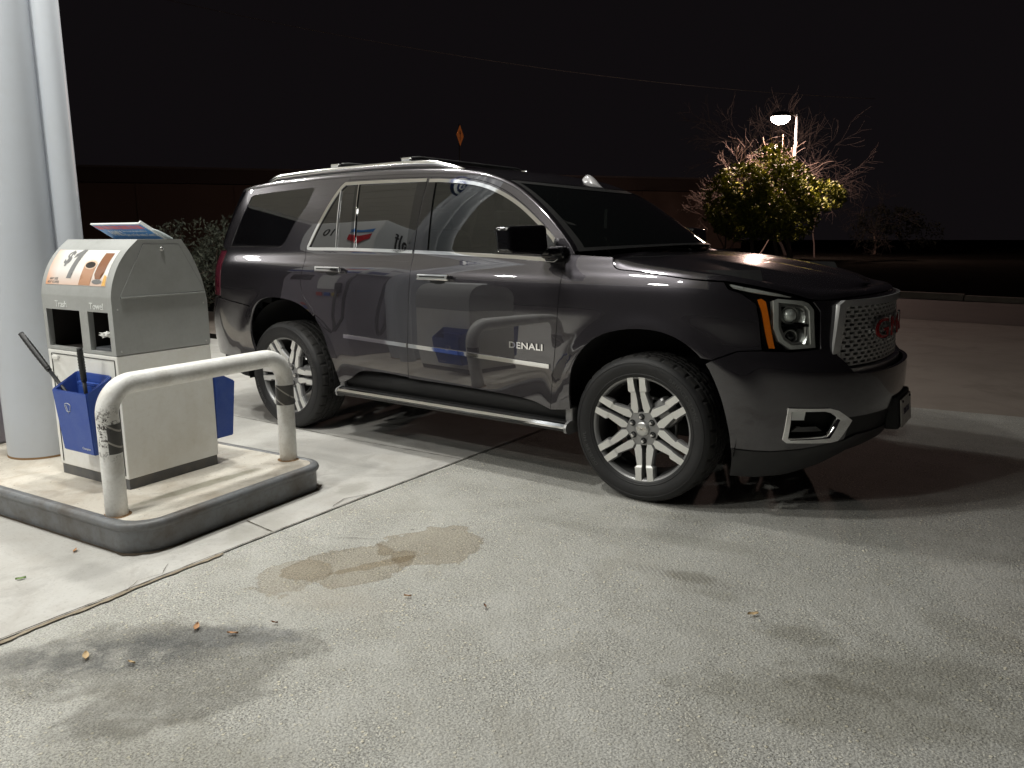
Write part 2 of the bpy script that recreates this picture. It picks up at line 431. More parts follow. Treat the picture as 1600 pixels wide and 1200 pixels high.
Gf=full(G); Gf[...,2]+= .010*dome(Gf)*np.clip((.93-Gf[...,0])/.25,0,1)
Nf=gnorm(Gf)
gridobj("hood",Gf,Nf,PAINT,suv)
# roof / windscreen
RE=cr(ROOF_E,8); UA=None
xs_=[p[0] for p in RE]
rc_x=pchip([-4.0,-3.7,-3.3,-2.6,-2.0,-1.5,-1.15,-.95,-.80,-.55,-.30,-.06][::1],[1.838,1.862,1.880,1.905,1.910,1.890,1.850,1.810,1.752,1.625,1.485,1.345])
RP=np.array(RE); rl=np.r_[0,np.cumsum(np.linalg.norm(np.diff(RP,axis=0),axis=1))]; rl/=rl[-1]
bul=pchip([-4.4,-3.8,-3.2,-2.4,-1.7,-1.2,-.9,-.45],[-.0,-.02,0.,0,.06,.20,.26,.33])
def roof_m(s,P):
    xm=P[0]+float(bul(s)) if s>-3.6 else P[0]+.02+ .25*((s+3.6)/.8)*-1*.0
    if s<-3.3:
        k=(-3.3-s)/(1.1); xm=-3.3-.45*k
    return np.array([xm,0.,float(rc_x(xm))])
def roof_z2(s,E2,P):
    if s>-1.0: return P[2]+.018
    k=min(1,max(0,(-1.0-s)/.4)); return P[2]+.018+.022*k
G=toploft(RE, lambda s: .045+.045*min(1,max(0,(-.9-s)/.5)), roof_z2, roof_m, nq=24)
# windscreen rows keep a wide crowned section
for i,(s,z) in enumerate(RE):
    if s>-3.3:
        E2=G[i,9].copy(); Mx=G[i,-1].copy(); q=np.linspace(0,1,25)
        G[i,9:,0]=E2[0]+(Mx[0]-E2[0])*(1-(1-q)**2.1); 
        G[i,9:,1]=E2[1]*(1-q)
        G[i,9:,2]=E2[2]+(Mx[2]-E2[2])*(1-(1-q)**2.1)
Gf=full(G); Nf=gnorm(Gf)
iA=[i for i,p in enumerate(RE) if p[0]<-1.02][0]
n2=Gf.shape[1]
gridobj("windshield",Gf[:iA+1,9:n2-9]+np.array([0,0,-.006]),Nf[:iA+1,9:n2-9],WSHIELD,suv)
gridobj("roof",Gf[iA:],Nf[iA:],PAINT,suv)
gridobj("front_pillar",Gf[:iA+1,:10],Nf[:iA+1,:10],PAINT,suv)
gridobj("front_pillar",Gf[:iA+1,n2-10:],Nf[:iA+1,n2-10:],PAINT,suv)
# black band round the windscreen glass
ws=Gf[:iA+1,9:n2-9]; wn_=Nf[:iA+1,9:n2-9]; k=MB()
mm_,kk=ws.shape[:2]
band=[(i,j) for i in range(mm_-1) for j in range(kk-1) if i>=mm_-3 or j<1 or j>=kk-2 or i<3]
V=(ws+np.array([0,0,-.003])).reshape(-1,3); meshobj("windshield_seal",V,[(i*kk+j,i*kk+j+1,(i+1)*kk+j+1,(i+1)*kk+j) for i,j in band],BLK,suv,smooth=True)

# band between door tops and roof edge
up=[p for p in RE if p[0]>-2.385 and p[0]<=-.455]
band_o=[(-.504,1.325)]+[(-.46,1.335)]+up[1:]+[(-2.385,1.848),(-2.385,1.826)]+cr([(-2.385,1.826),(-2.0,1.822),(-1.62,1.813)],5)[1:]+cr(SEAM_TOP,5)[::-1][1:-1]
panel("roof_side", band_o, suv, PAINT, mirror=True, gap=.0015)
# doors
win_f=cr([(-.585,1.326),(-.575,1.345),(-.615,1.412),(-.735,1.510),(-.90,1.620),(-1.08,1.704),(-1.26,1.752),(-1.50,1.779),(-1.632,1.787)],5)
dlo_b=lambda s: 1.300+.040*min(1,max(0,(-.57-s)/1.9))**.8
bot_f=[(s,dlo_b(s)+.018) for s in np.linspace(-1.648,-.62,14)]
hole_f=win_f+[(-1.648,1.55)]+bot_f
door_f=cr(SEAM_TOP,5)+cr(SEAM_B,4)[1:]+cr([(-1.678,.514),(-1.337,.512),(-.95,.502),(-.72,.487),(-.62,.462),(-.566,.446)],4)[1:]+cr(SEAM_F,4)[1:]
dF=panel("front_door", door_f, suv, PAINT, holes=[hole_f], mirror=True)
win_rt=cr([(-1.655,1.788),(-2.0,1.793),(-2.36,1.793),(-2.425,1.780),(-2.50,1.686),(-2.60,1.520),(-2.672,1.375)],5)
bot_r=[(s,dlo_b(s)+.018) for s in np.linspace(-2.672,-1.672,12)]
hole_r=[(-1.672,1.55)]+win_rt+bot_r
arr_door=[p for p in ARR if p[0]>-2.562]
door_r=[(-1.62,1.813)]+cr([(-1.62,1.813),(-2.0,1.822),(-2.385,1.826)],4)[1:]+cr(SEAM_R,4)[1:]+arr_door+cr([(-2.352,.41),(-2.30,.425),(-2.22,.463),(-2.117,.517),(-1.9,.530),(-1.678,.522)],4)+cr(SEAM_B,4)[::-1][1:-1]
dR=panel("rear_door", door_r, suv, PAINT, holes=[hole_r], mirror=True)
for side in (0,1):
    sg=(1,-1)[side]
    df,dr=dF[side],dR[side]
    def P1(name,poly,par,m,**kw):
        kw.setdefault('gap',0); kw.setdefault('step',.03)
        oo=panel(name,poly,par,m,mirror=bool(side),**kw)
        if side: bpy.data.objects.remove(oo[0]); return oo[1]
        return oo[0]
    # glass (a hair wider than the hole, set back)
    P1("door_window",inset(hole_f,-.006),df,GLASSF,off=-.006,thick=.004)
    P1("door_window",inset(hole_r,-.006),dr,GLASSD,off=-.006,thick=.004)
    # gloss black pillar covers
    P1("pillar_cover",[(-1.641,1.785),(-1.651,1.60),(-1.6565,1.36),(-1.656,dlo_b(-1.65)+.018),(-1.545,dlo_b(-1.55)+.018),(-1.575,1.780)],df,GLOSSBLK,off=.003,thick=.01)
    P1("pillar_cover",[(-1.649,1.786),(-1.6585,1.60),(-1.664,1.36),(-1.663,dlo_b(-1.67)+.018),(-1.73,dlo_b(-1.73)+.018),(-1.73,1.788)],dr,GLOSSBLK,off=.003,thick=.01)
    P1("quarter_divider",strip2d([(-2.235,1.352),(-2.300,1.793)],.016),dr,GLOSSBLK,off=.001,thick=.01)
    P1("divider_trim",strip2d([(-2.215,1.352),(-2.280,1.793)],.0025),dr,CHROME,off=.0035,thick=.006)
    P1("divider_trim",strip2d([(-2.400,1.352),(-2.452,1.757)],.003),dr,SATIN,off=.002,thick=.006)
    P1("mirror_sail",[(-.585,1.330),(-.60,1.40),(-.735,1.505),(-.745,1.330)],df,BLK,off=-.001,thick=.006)
    # chrome window surround, one run per door
    topf=[(-1.632,1.787)]+win_f[::-1]
    P1("window_trim",strip2d(cr([(-1.630,1.790),(-1.50,1.784),(-1.26,1.758),(-1.08,1.711),(-.895,1.627),(-.728,1.516),(-.605,1.418),(-.560,1.345),(-.575,1.306),(-.62,1.303),(-.85,1.314),(-1.2,1.326),(-1.652,1.338)],6),.0105),df,CHROME,off=.004,thick=.01)
    P1("window_trim",strip2d(cr([(-1.672,1.338),(-2.0,1.345),(-2.4,1.350),(-2.660,1.350),(-2.690,1.362),(-2.682,1.385),(-2.612,1.522),(-2.508,1.698),(-2.432,1.790),(-2.36,1.801),(-2.0,1.800),(-1.652,1.794)],6),.0105),dr,CHROME,off=.004,thick=.01)
    # body side moulding
    mo=lambda a,b_: [(a, .757+(a+2.26)/1.695*-.054),(b_, .757+(b_+2.26)/1.695*-.054)]
    P1("side_moulding",strip2d(mo(-2.262,-1.672),.0125),dr,CHROME,off=.011,thick=.012)
    P1("side_moulding",strip2d(mo(-1.652,-.565),.0125),df,CHROME,off=.011,thick=.012)
    # handles
    for par,s0,z0 in ((df,-1.421,1.186),(dr,-2.394,1.214)):
        b0=MB(); 
        th=np.linspace(0,2*PI,25)[:-1]
        cup=[(s0+.02+.075*math.cos(a),z0-.012+.032*math.sin(a)) for a in th]
        P1("handle_cup",cup,par,BLK,off=.0015,thick=0,gap=0)
        base,nn=surf_pn(Lbase,s0,z0); L3=base*np.array([1,sg,1])
        ny=-1*sg
        b0.box((L3[0],L3[1]+ny*.034,L3[2]),(.262,.018,.040),bev=.009)
        b0.box((L3[0]-.115,L3[1]+ny*.017,L3[2]),(.028,.036,.030),bev=.006)
        b0.box((L3[0]+.115,L3[1]+ny*.017,L3[2]),(.028,.036,.030),bev=.006)
        b0.build("door_handle",CHROME,par)
        b1=MB(); b1.box((L3[0],L3[1]+ny*.044,L3[2]+.003),(.205,.004,.009),bev=.0015); b1.build("handle_inlay",GLOSSBLK,par)
        b1=MB(); b1.tube([(L3[0]+.135*1.25,L3[1]-ny*.004,L3[2]),(L3[0]+.135*1.25,L3[1]+ny*.006,L3[2])],.011,16); 
    # model lettering on the front door
    PB,NB=surf_pn(Lbase,-.727,.806)
    def dx(x,y,z,sg=sg):
        p,_=surf_pn(Lbase,-.727+(x if sg>0 else -x),.806+y-.012*x/.14*0,.002+z+.0025); return (p[0],p[1]*sg,p[2])
    text_mesh("badge_lettering","DENALI",.052,CHROME,df,dx,extrude=.0022,offset=.0012,sx=1.30,spacing=1.06)

# quarter panel
arr_q=[p for p in ARR if p[0]<=-2.562 and p[1]>.90-.06*(p[0]<-3.2)*0]
arr_q=[p for p in ARR if p[0]<=-2.562 and (p[1]>.86)]
upq=[p for p in RE if -3.60<p[0]<-2.385]
quarter=cr(SEAM_R,4)[::-1]+[(-2.385,1.848)]+upq+[(-3.60,1.79),(-3.655,1.70),(-3.70,1.55),(-3.735,1.42),(-3.74,1.352),(-3.66,1.335),(-3.655,1.1),(-3.66,.975),(-3.637,.960),(-3.31,.917)]+arr_q
hole_q=[(-3.61,1.375),(-3.585,1.46),(-3.545,1.58),(-3.465,1.745),(-3.42,1.757),(-3.183,1.772),(-2.76,1.790),(-2.735,1.775),(-2.778,1.665),(-2.882,1.529),(-2.955,1.405),(-2.985,1.378),(-3.02,1.372)]
dQ=panel("quarter_panel",quarter,suv,PAINT,holes=[hole_q],mirror=True)
for side in (0,1):
    q=dQ[side]
    def PQ(name,poly,par,m,**kw):
        kw.setdefault('gap',0); oo=panel(name,poly,par,m,mirror=bool(side),**kw)
        if side: bpy.data.objects.remove(oo[0]); return oo[1]
        return oo[0]
    PQ("quarter_window",inset(hole_q,-.004),q,GLASSD,off=-.004,thick=.004)
    PQ("window_trim",strip2d([(-3.625,1.368),(-3.4,1.366),(-3.02,1.366),(-2.985,1.372)],.004),q,CHROME,off=.002,thick=.006)
    # tail lamp wraps the rear corner
    tl=PQ("tail_light",[(-3.664,1.330),(-3.664,.975),(-3.95,.985),(-3.98,1.33)],suv,REDL,off=.004,thick=.03,gap=.003)
# rear glass and tailgate
rear_c=2*SR
panel("rear_window",[(-3.70,1.365),(-3.66,1.55),(-3.61,1.785),(rear_c+3.61,1.785),(rear_c+3.66,1.55),(rear_c+3.70,1.365)],suv,GLASSD,gap=.002,step=.05)
panel("tailgate",[(-3.985,1.352),(-3.985,.965),(rear_c+3.985,.965),(rear_c+3.985,1.352)],suv,PAINT,step=.05)
rb=[(-3.31,.910),(-3.637,.953),(-3.80,.957),(rear_c+3.80,.957),(rear_c+3.637,.953),(rear_c+3.31,.910)]
arb=[p for p in ARR if p[0]<-3.2 and p[1]<.905]
rb=rb+[(rear_c-p[0],p[1]) for p in arb[::-1]]+[(rear_c+3.45,.50),(rear_c+3.73,.50),(-3.73,.50),(-3.45,.497)]+arb
panel("rear_bumper",rb,suv,PAINT,step=.04)

# ---- front end
GR_O=[(.835,1.096),(.862,1.116),(2*SF-.862,1.116),(2*SF-.835,1.096),(2*SF-.803,.842),(2*SF-.858,.752),(2*SF-.90,.735),(.90,.735),(.858,.752),(.803,.842)]
FOG_O=[(.612,.590),(.764,.583),(.80,.568),(.868,.511),(.828,.412),(.80,.406),(.622,.416),(.607,.430)]
m2=lambda poly:[(2*SF-x,y) for x,y in poly][::-1]
arb=[p for p in ARF if p[0]>.30]
top=[(.335,.820),(.44,.871),(.533,.877)]
lamp_in=[(.636,.872),(.757,.883),(.764,1.065),(.737,1.112),(.742,1.118)]
bumper_top=top+[(.533,.876)]+lamp_in+cr([(.742,1.121),(.84,1.119),(.95,1.127),(1.1,1.131),(SF,1.133)],4)[1:]
bt=bumper_top+[(2*SF-x,y) for x,y in bumper_top[::-1]][1:]
low_r=[(.423,.371),(.574,.360),(.70,.372),(.80,.392),(.87,.402),(.862,.525)]
bfull=bt+[(2*SF-p[0],p[1]) for p in arb if p[1]>.372]+[(2*SF-x,y) for x,y in low_r]
bfull=bfull+[(x,y) for x,y in low_r[::-1]]+[p for p in arb if p[1]>.372][::-1]
# remove repeated neighbours
def dedup(P):
    o=[]
    for p in P:
        if not o or math.hypot(p[0]-o[-1][0],p[1]-o[-1][1])>.004: o.append(p)
    if math.hypot(o[0][0]-o[-1][0],o[0][1]-o[-1][1])<.004: o.pop()
    return o
bump_o=panel("front_bumper",dedup(bfull),suv,PAINT,holes=[inset(GR_O,.012),FOG_O,m2(FOG_O)],step=.026)[0]
# lower valance
val=[(.425,.366),(.574,.355),(.70,.367),(.80,.387),(.87,.396),(.93,.42),(2*SF-.93,.42),(2*SF-.87,.396),(2*SF-.80,.387),(2*SF-.70,.367),(2*SF-.574,.355),(2*SF-.425,.366),
     (2*SF-.462,.205),(2*SF-.58,.196),(2*SF-.72,.207),(2*SF-.838,.252),(2*SF-.932,.325),(2*SF-1.1,.345),(1.1,.345),(.932,.325),(.838,.252),(.72,.207),(.58,.196),(.462,.205)]
VAL=worn("valance_plastic",(.022,.022,.023),(.05,.048,.045),.42,.4,12)
panel("lower_valance",val,suv,VAL,step=.03,off=-.004)
inlet=[(.866,.523),(.874,.404),(.93,.425),(2*SF-.93,.425),(2*SF-.874,.404),(2*SF-.866,.523)]
panel("lower_grille",inlet,suv,BLK,off=-.014,thick=.0,gap=-.01,step=.04)
# grille
sur=panel("grille",GR_O,suv,mat("grille_chrome",(.80,.80,.79),.22,.55),holes=[inset(GR_O,.034)],surf=Lg,off=.016,thick=.07,gap=0,step=.02)[0]
inner=inset(GR_O,.026)
panel("grille_backing",inner,sur,DARKVOID,surf=Lg,off=-.045,thick=0,gap=0,step=.05)
inb=inset(GR_O,.030)
k=MB(); rows=15; z0,z1=.765,1.088; cell=.047
zz=np.linspace(z0,z1,rows+1)
for i,zc_ in enumerate(zz):
    ss=np.arange(.80,2*SF-.80,.02); pts=np.stack([ss,np.full_like(ss,zc_)],1); ok=inside(pts,inb); ss=ss[ok]
    if len(ss)<3: continue
    for a,b_ in zip(ss[:-1],ss[1:]):
        pa,na=surf_pn(Lg,a,zc_,-.005); pb,nb=surf_pn(Lg,b_,zc_,-.005); h=np.array([0,0,.0042]); d=.026
        V=[pa-h,pb-h,pb+h,pa+h,pa-h*.6-na*d,pb-h*.6-nb*d,pb+h*.6-nb*d,pa+h*.6-na*d]; k.add(V,[(0,1,2,3),(3,2,6,7),(0,4,5,1)],0,False)
    if i<rows:
        zm=(zc_+zz[i+1])/2; hh=(zz[i+1]-zc_)/2-.003
        off_=cell/2 if i%2 else 0
        for s_ in np.arange(.80+off_,2*SF-.79,cell):
            if not inside(np.array([[s_,zm]]),inb)[0]: continue
            pa,na=surf_pn(Lg,s_-.0085,zm,-.005); pb,nb=surf_pn(Lg,s_+.0085,zm,-.005); h=np.array([0,0,hh])
            V=[pa-h,pb-h,pb+h,pa+h,pa-h-na*.026,pb-h-nb*.026,pb+h-nb*.026,pa+h-na*.026]; k.add(V,[(0,1,2,3),(1,5,6,2),(0,3,7,4)],0,False)
k.build("grille_mesh",mat("mesh_silver",(.60,.60,.59),.32,.5),sur,fix=False)
def gx_(x,y,z):
    p,_=surf_pn(Lg,SF+x,.945+y,.012+z); return tuple(p)
text_mesh("emblem","GMC",.150,CHROME,sur,lambda x,y,z:gx_(x,y,z-.004),extrude=.006,offset=.0045,sx=1.45,spacing=1.12)
text_mesh("emblem_fill","GMC",.150,REDLET,sur,lambda x,y,z:gx_(x,y,z+.0025),extrude=.002,offset=.0,sx=1.45,spacing=1.12)
# headlights
for side in (0,1):
    sg=(1,-1)[side]
    def PH(name,poly,par,m,**kw):
        kw.setdefault('gap',0); kw.setdefault('step',.03); oo=panel(name,poly,par,m,mirror=bool(side),**kw)
        if side: bpy.data.objects.remove(oo[0]); return oo[1]
        return oo[0]
    hl=PH("headlight",inset(LAMP_O,.004),suv,BLK,off=-.075,thick=-.072,step=.025)
    LW=[(.582,1.124),(.60,1.132),(.700,1.120),(.722,1.108),(.742,1.075),(.742,.890),(.642,.884),(.600,.922),(.580,.985)]
    PH("lamp_bezel",LW,hl,BEZEL,holes=[inset(LW,.018)],off=-.010,thick=.055,step=.02)
    PH("lamp_bezel",inset(LW,.021),hl,SATIN,holes=[inset(LW,.032)],off=-.022,thick=.045,step=.02)
    PH("turn_signal",[(.522,1.128),(.535,1.132),(.551,1.118),(.563,1.03),(.581,.889),(.561,.889),(.548,.967),(.536,1.061)],hl,AMBER,off=-.008,thick=.02,step=.01)
    PH("daytime_strip",[(.415,1.200),(.52,1.178),(.60,1.158),(.655,1.140),(.58,1.150),(.50,1.164),(.43,1.182)],hl,BEZEL,off=-.008,thick=.02,step=.012)
    PH("daytime_strip",[(.420,1.200),(.47,1.188),(.468,1.180),(.425,1.190)],hl,REFLECT,off=-.005,thick=.004,step=.01)
    # reflector plates added at a tilt that catches the canopy lights, plus projectors
    for sc_,zc_,wd_,hg_ in ((.700,1.050,.060,.075),(.700,.945,.066,.080)):
        p,_=surf_pn(Lbase,sc_,zc_,-.045); kb=MB(); nn_=Vector((-.10,-.82,.50)).normalized(); ax=Vector((.82,-.10,0)).normalized(); ay=nn_.cross(ax)
        V=[]
        for a_ in (-1,1):
            for b_ in (-1,1):
                for c_ in (0,-.012): q_=Vector(p)+ax*(a_*wd_/2)+ay*(b_*hg_/2)+nn_*c_; V.append((q_.x,q_.y*sg,q_.z))
        kb.add(V,[(0,2,6,4),(1,3,7,5),(0,1,3,2),(4,5,7,6),(0,1,5,4),(2,3,7,6)]); kb.build("lamp_reflector",REFLECT,hl)
    PH("lamp_shroud",[(.612,.992),(.738,.992),(.738,1.006),(.612,1.006)],hl,GLOSSBLK,off=-.02,thick=.05,step=.02)
    for zc_,r_ in ((1.050,.036),(.945,.026)):
        p,n=surf_pn(Lbase,.652,zc_,-.048); p=p*np.array([1,sg,1]); 
        kb=MB(); bm=bmesh.new(); bmesh.ops.create_uvsphere(bm,u_segments=20,v_segments=12,radius=r_)
        kb.add([tuple(q.co+Vector(p)) for q in bm.verts],[tuple(q.index for q in f.verts) for f in bm.faces],0,True); bm.free()
        kb.build("projector_lens",GLOSSBLK if r_<.03 else REFLECT,hl)
        kb=MB(); nv=Vector(n*np.array([1,sg,1])); a=nv.orthogonal().normalized(); c=nv.cross(a); cc=Vector(p)+nv*.01
        kb.tube([cc+(a*math.cos(t)+c*math.sin(t))*(r_+.006) for t in np.linspace(0,2*PI,25)[:-1]],.005,8,closed=True); kb.build("projector_ring",SATIN,hl)
    PH("lamp_lens",inset(LAMP_O,.004),hl,LENS,off=-.002,thick=.003,step=.025)
    # fog lamp
    fg=PH("fog_lamp",inset(FOG_O,-.004),suv,CHROME,holes=[[(.621,.577),(.745,.573),(.775,.562),(.815,.523),(.805,.480),(.788,.427),(.632,.426),(.621,.436)]],off=.010,thick=.05,step=.02)
    PH("fog_recess",inset(FOG_O,.004),fg,DARKVOID,off=-.07,thick=0,step=.04)
    PH("fog_reflector",[(.640,.560),(.692,.558),(.690,.512),(.640,.514)],fg,REFLECT,off=-.045,thick=.03,step=.02)
    PH("fog_shelf",[(.640,.455),(.770,.452),(.74,.478),(.66,.480)],fg,GLOSSBLK,off=-.03,thick=.03,step=.03)
# number plate and its bracket
k=MB(); k.box((1.092,0.02,.485),(.075,.36,.185),rot=Matrix.Rotation(math.radians(-6),3,'Y'),bev=.012); pb=k.build("plate_bracket",BLK,suv)
PLATE=worn("plate_paint",(.55,.52,.48),(.30,.26,.22),.45,.4,20)
k=MB(); k.box((1.138,.02,.480),(.006,.305,.155),rot=Matrix.Rotation(math.radians(-6),3,'Y'),bev=.0015); pl=k.build("number_plate",PLATE,suv)
def px_(x,y,z): return (1.1425+z+y*.105*-1,.02+x,.480+y)
text_mesh("plate_lettering","SRB7186",.050,mat("plate_ink",(.06,.05,.09),.5),pl,lambda x,y,z:px_(x,y,z),extrude=.0008,sx=.95)
k=MB()
for x in (-.11,.11):
    k=MB(); k.tube([(1.132,.02+x,.542),(1.141,.02+x,.542)],.007,8); k.build("plate_bolt",BLK,pl)

# dark inner shell, wheel wells, underside
def shell(sides):
    V=[];Fc=[]
    S_=np.arange(SR,SF+.001,.06); Z_=np.arange(.30,1.31,.05); k0=0
    k=MB()
    SS,ZZ=np.meshgrid(S_,Z_,indexing='ij'); P,_=surf_pn(Lbase,SS,ZZ,-.085)
    for sg in (1,-1):
        G_=P*np.array([1,sg,1]); f=[]
        for i in range(len(S_)-1):
            for j in range(len(Z_)-1):
                sc,zc_=S_[i]+.03,Z_[j]+.025
                if min(math.hypot(sc,zc_-.45),math.hypot(sc+2.946,zc_-.45))<.56: continue
                if (sc>.55 or sc<-3.9): continue
                f.append((i*len(Z_)+j,i*len(Z_)+j+1,(i+1)*len(Z_)+j+1,(i+1)*len(Z_)+j))
        k.add(G_.reshape(-1,3),f)
    k.box((-1.47,0,.34),(1.9,1.70,.10)); k.box((-1.6,0,.42),(4.6,1.1,.12)); k.box((.55,0,.45),(.5,1.2,.25)); k.box((-3.75,0,.55),(.6,1.5,.3))
    k.box((0,0,1.02),(.9,1.2,.30)); k.box((-1.5,0,.47),(2.0,1.72,.06))
    for c in (0,-2.946):
        for sg in (1,-1):
            prof=[(.52,sg*.95),(.52,sg*.62),(.02,sg*.62)]
            k.lathe(prof,32,'Y',(c,0,.455),a0=-.25,a1=PI+.25)
    return k.build("underbody",DARKVOID,suv)
shell(0)
# axles, rocker, running boards
k=MB()
for c in (0,-2.946): k.tube([(c,-.75,.40),(c,.75,.40)],.05,12)
k.tube([(-3.3,-.45,.36),(-3.9,-.5,.33)],.045,10); k.box((-1.5,-.35,.30),(3.6,.12,.10)); k.box((-1.5,.35,.30),(3.6,.12,.10)); k.build("chassis",BLK,suv)
for side in (0,1):
    sg=(1,-1)[side]
    k=MB(); 
    ycs=[(-.930,.512),(-.965,.47),(-.955,.40),(-.90,.33),(-.86,.30)]
    xs=np.linspace(-2.33,-.47,12); V=[(x,y*sg,z-.0+ (0 if 0<i<11 else -.0)) for i,x in enumerate(xs) for y,z in ycs]; k.add(V,grid_faces(12,5,side==1),0,True); k.build("rocker_cover",BLK,suv,fix=False)
    # running board: extruded section with chrome nose and ribbed black tread
    k=MB(); x0,x1=-2.335,-.445
    sec=[(-.885,.385),(-1.005,.385),(-1.026,.380),(-1.040,.366),(-1.040,.350),(-1.026,.336),(-1.0,.328),(-.885,.328)]
    xf=lambda x,y,z: (z, x*sg, y)
    k.prism(sec,x0,x1,xf); rbd=k.build("running_board",VAL,suv)
    k=MB(); sec2=[(-.995,.3865),(-1.024,.3815),(-1.0395,.3675),(-1.0435,.3665),(-1.0435,.350),(-1.030,.336),(-1.030,.3805),(-.995,.3895)]
    k.prism([(-1.016,.3850),(-1.030,.3805),(-1.043,.3665),(-1.043,.3560),(-1.036,.3560),(-1.028,.372),(-1.016,.378)],x0+.004,x1-.004,xf); k.build("board_trim",CHROME,rbd)
    k=MB()
    for i in range(7): k.box(((x0+x1)/2,-(.900+.0135*i)*sg,.3875),(x1-x0-.05,.0055,.004))
    k.build("tread_strip",BLK,rbd)
    for xx in (x0-.004,x1+.004):
        k=MB(); k.prism([(y,z) for y,z in [(-.87,.395),(-1.0,.393),(-1.036,.380),(-1.046,.362),(-1.036,.330),(-1.0,.318),(-.87,.318)]],xx-.008,xx+.008,xf); k.build("end_cap",RIMGREY,rbd)
    for xx in (-2.1,-1.4,-.7):
        k=MB(); k.box((xx,-.84*sg,.335),(.06,.16,.03)); k.build("board_bracket",BLK,rbd)
    for xx,w_ in ((-2.345,.05),(-.455,.05)):
        k=MB(); k.box((xx,-.945*sg,.425),(w_,.06,.10),bev=.01); k.build("sill_cap",RIMGREY,suv)

# wheels
def make_wheel(cx, sg, rot, first=None):
    """sg=+1 right-hand side (faces -y)"""
    ang=0 if sg>0 else PI
    wh=MB()
    wh.lathe([(.0,.10),(.075,.10),(.075,-.02),(.155,-.02),(.16,.0),(.16,.02),(.075,.03)],40,'Y'); wheel=wh.build("wheel",BLK,suv)
    wheel.location=(cx,-.86*sg,.4035); wheel.rotation_euler=(0,rot,ang)
    # local: outer face is -y ; tyre spans y -.125 .. +.16
    R=.4075
    k=MB()
    prof=[(.286,-.118),(.292,-.128),(.300,-.130),(.312,-.134),(.330,-.1415),(.350,-.1445),(.362,-.1435),(.376,-.139),(.388,-.131),(.3955,-.121)]
    k.lathe(prof,96,'Y',mi=0)
    NS=192
    ys=[-.121,-.108,-.098,-.096,-.072,-.070,-.062,-.060,-.030,-.028,-.018,-.016,.016,.018,.028,.030,.060,.062,.070,.072,.096,.098,.115]
    gro={6,7,10,11,14,15,18,19}
    rad=[.3955,.4030,.4052,.4056,.4070,.4070,.3985,.3985,.4075,.4075,.3990,.3990]
    rr=[.3955,.4030,.4052,.4056,.4068,.3990,.3990,.4070,.4075,.3990,.3990,.4075,.4075,.3990,.3990,.4075,.4070,.3990,.3990,.4068,.4056,.4040,.3960]
    def mod(i,kx,r):
        sh = kx<=4 or kx>=19
        if sh and i%6==0: return r-.0065 if 0<kx<22 else r-.003
        if not sh and (i+kx//4*2)%6==0 and r>.402: return r-.0045
        return r
    k.lathe([(r,y) for r,y in zip(rr,ys)],NS,'Y',mi=1,mod=mod,sm=False)
    k.lathe([(.396,.115),(.385,.135),(.355,.145),(.32,.14),(.29,.13)],64,'Y',mi=0)
    # raised rings on the sidewall
    k.lathe([(.3665,-.1425),(.368,-.1450),(.3705,-.1440),(.372,-.1405)],96,'Y',mi=0)
    k.lathe([(.302,-.1305),(.304,-.1345),(.308,-.1350),(.310,-.1335)],96,'Y',mi=0)
    tyre=k.build("tyre",[RUBBER,TREAD],wheel,fix=True)
    def arc(word,a0,size,rad_):
        def xf(x,y,z):
            a=a0-x/rad_; r=rad_+y; return (r*math.cos(a),-.1435-z,r*math.sin(a))
        text_mesh("sidewall_lettering",word,size,SIDEW,tyre,xf,extrude=.0016,sx=1.25,spacing=1.12)
    if sg>0:
        arc("BRIDGESTONE",math.radians(38)+rot,.030,.339); arc("DUELER H/L",math.radians(206)+rot,.028,.339)
    # rim barrel + lip
    k=MB()
    k.lathe([(.286,-.118),(.291,-.124),(.2945,-.1245),(.2945,-.121),(.289,-.113),(.280,-.100)],96,'Y',mi=0)
    k.lathe([(.280,-.100),(.268,-.075),(.262,-.03),(.262,.10),(.285,.13),(.292,.13)],96,'Y',mi=1)
    rim=k.build("rim",[MACH,RIMDARK],wheel,fix=False)
    # spokes : six V shaped forks
    def zf(r): # face depth by radius
        return float(np.interp(r,[.06,.09,.13,.205,.215,.28,.30],[-.090,-.092,-.098,-.112,-.1185,-.1215,-.122]))
    def spoke(poly,inner,m_,name_,th=.030):
        pass
    k=MB()
    RR_=.288
    for n in range(6):
        a0=PI/2+n*PI/3
        for s in (1,-1):
            # one spoke: (radial, lateral)
            rs=[.088,.113,.160,.200,.212,.250,RR_]
            o_=[.0577,.0655,.0570,.0500,.0615,.0600,.0620]
            i_=[.0185,.0120,.0108,.0112,.0120,.0150,.0160]
            ins=.0080
            V=[];Fc=[]
            for r,ow,iw in zip(rs,o_,i_):
                f=zf(r)
                hubw=r*math.tan(PI/6)+.0005
                ow_=min(ow,hubw)
                for wdt,dd in ((iw-.002,f+.034),(iw,f+.003),(iw+.0018,f),(ow_-ins,f),(ow_-.001,f+.010),(ow_,f+.036)):
                    lx,lz=r,wdt*s
                    x=lx*math.cos(a0)-lz*math.sin(a0); z=lx*math.sin(a0)+lz*math.cos(a0); V.append((x,dd,z))
            nn=6
            for i in range(len(rs)-1):
                for j in range(nn-1):
                    q=(i*nn+j,i*nn+j+1,(i+1)*nn+j+1,(i+1)*nn+j)
                    Fc.append(q if s<0 else q[::-1])
            mi=[]
            k0=len(k.v); k.v+=V
            idx=0
            for i in range(len(rs)-1):
                for j in range(nn-1):
                    q=Fc[idx]; idx+=1
                    k.f.append(tuple(t+k0 for t in q)); k.sm.append(False); k.mi.append(0 if j in(2,) else 1)
        # V crotch joining this pair to the next
        a1=a0+PI/6
        V=[]
        for (r,l) in ((.085,-.03),(.085,.03),(.118,.0)):
            pass
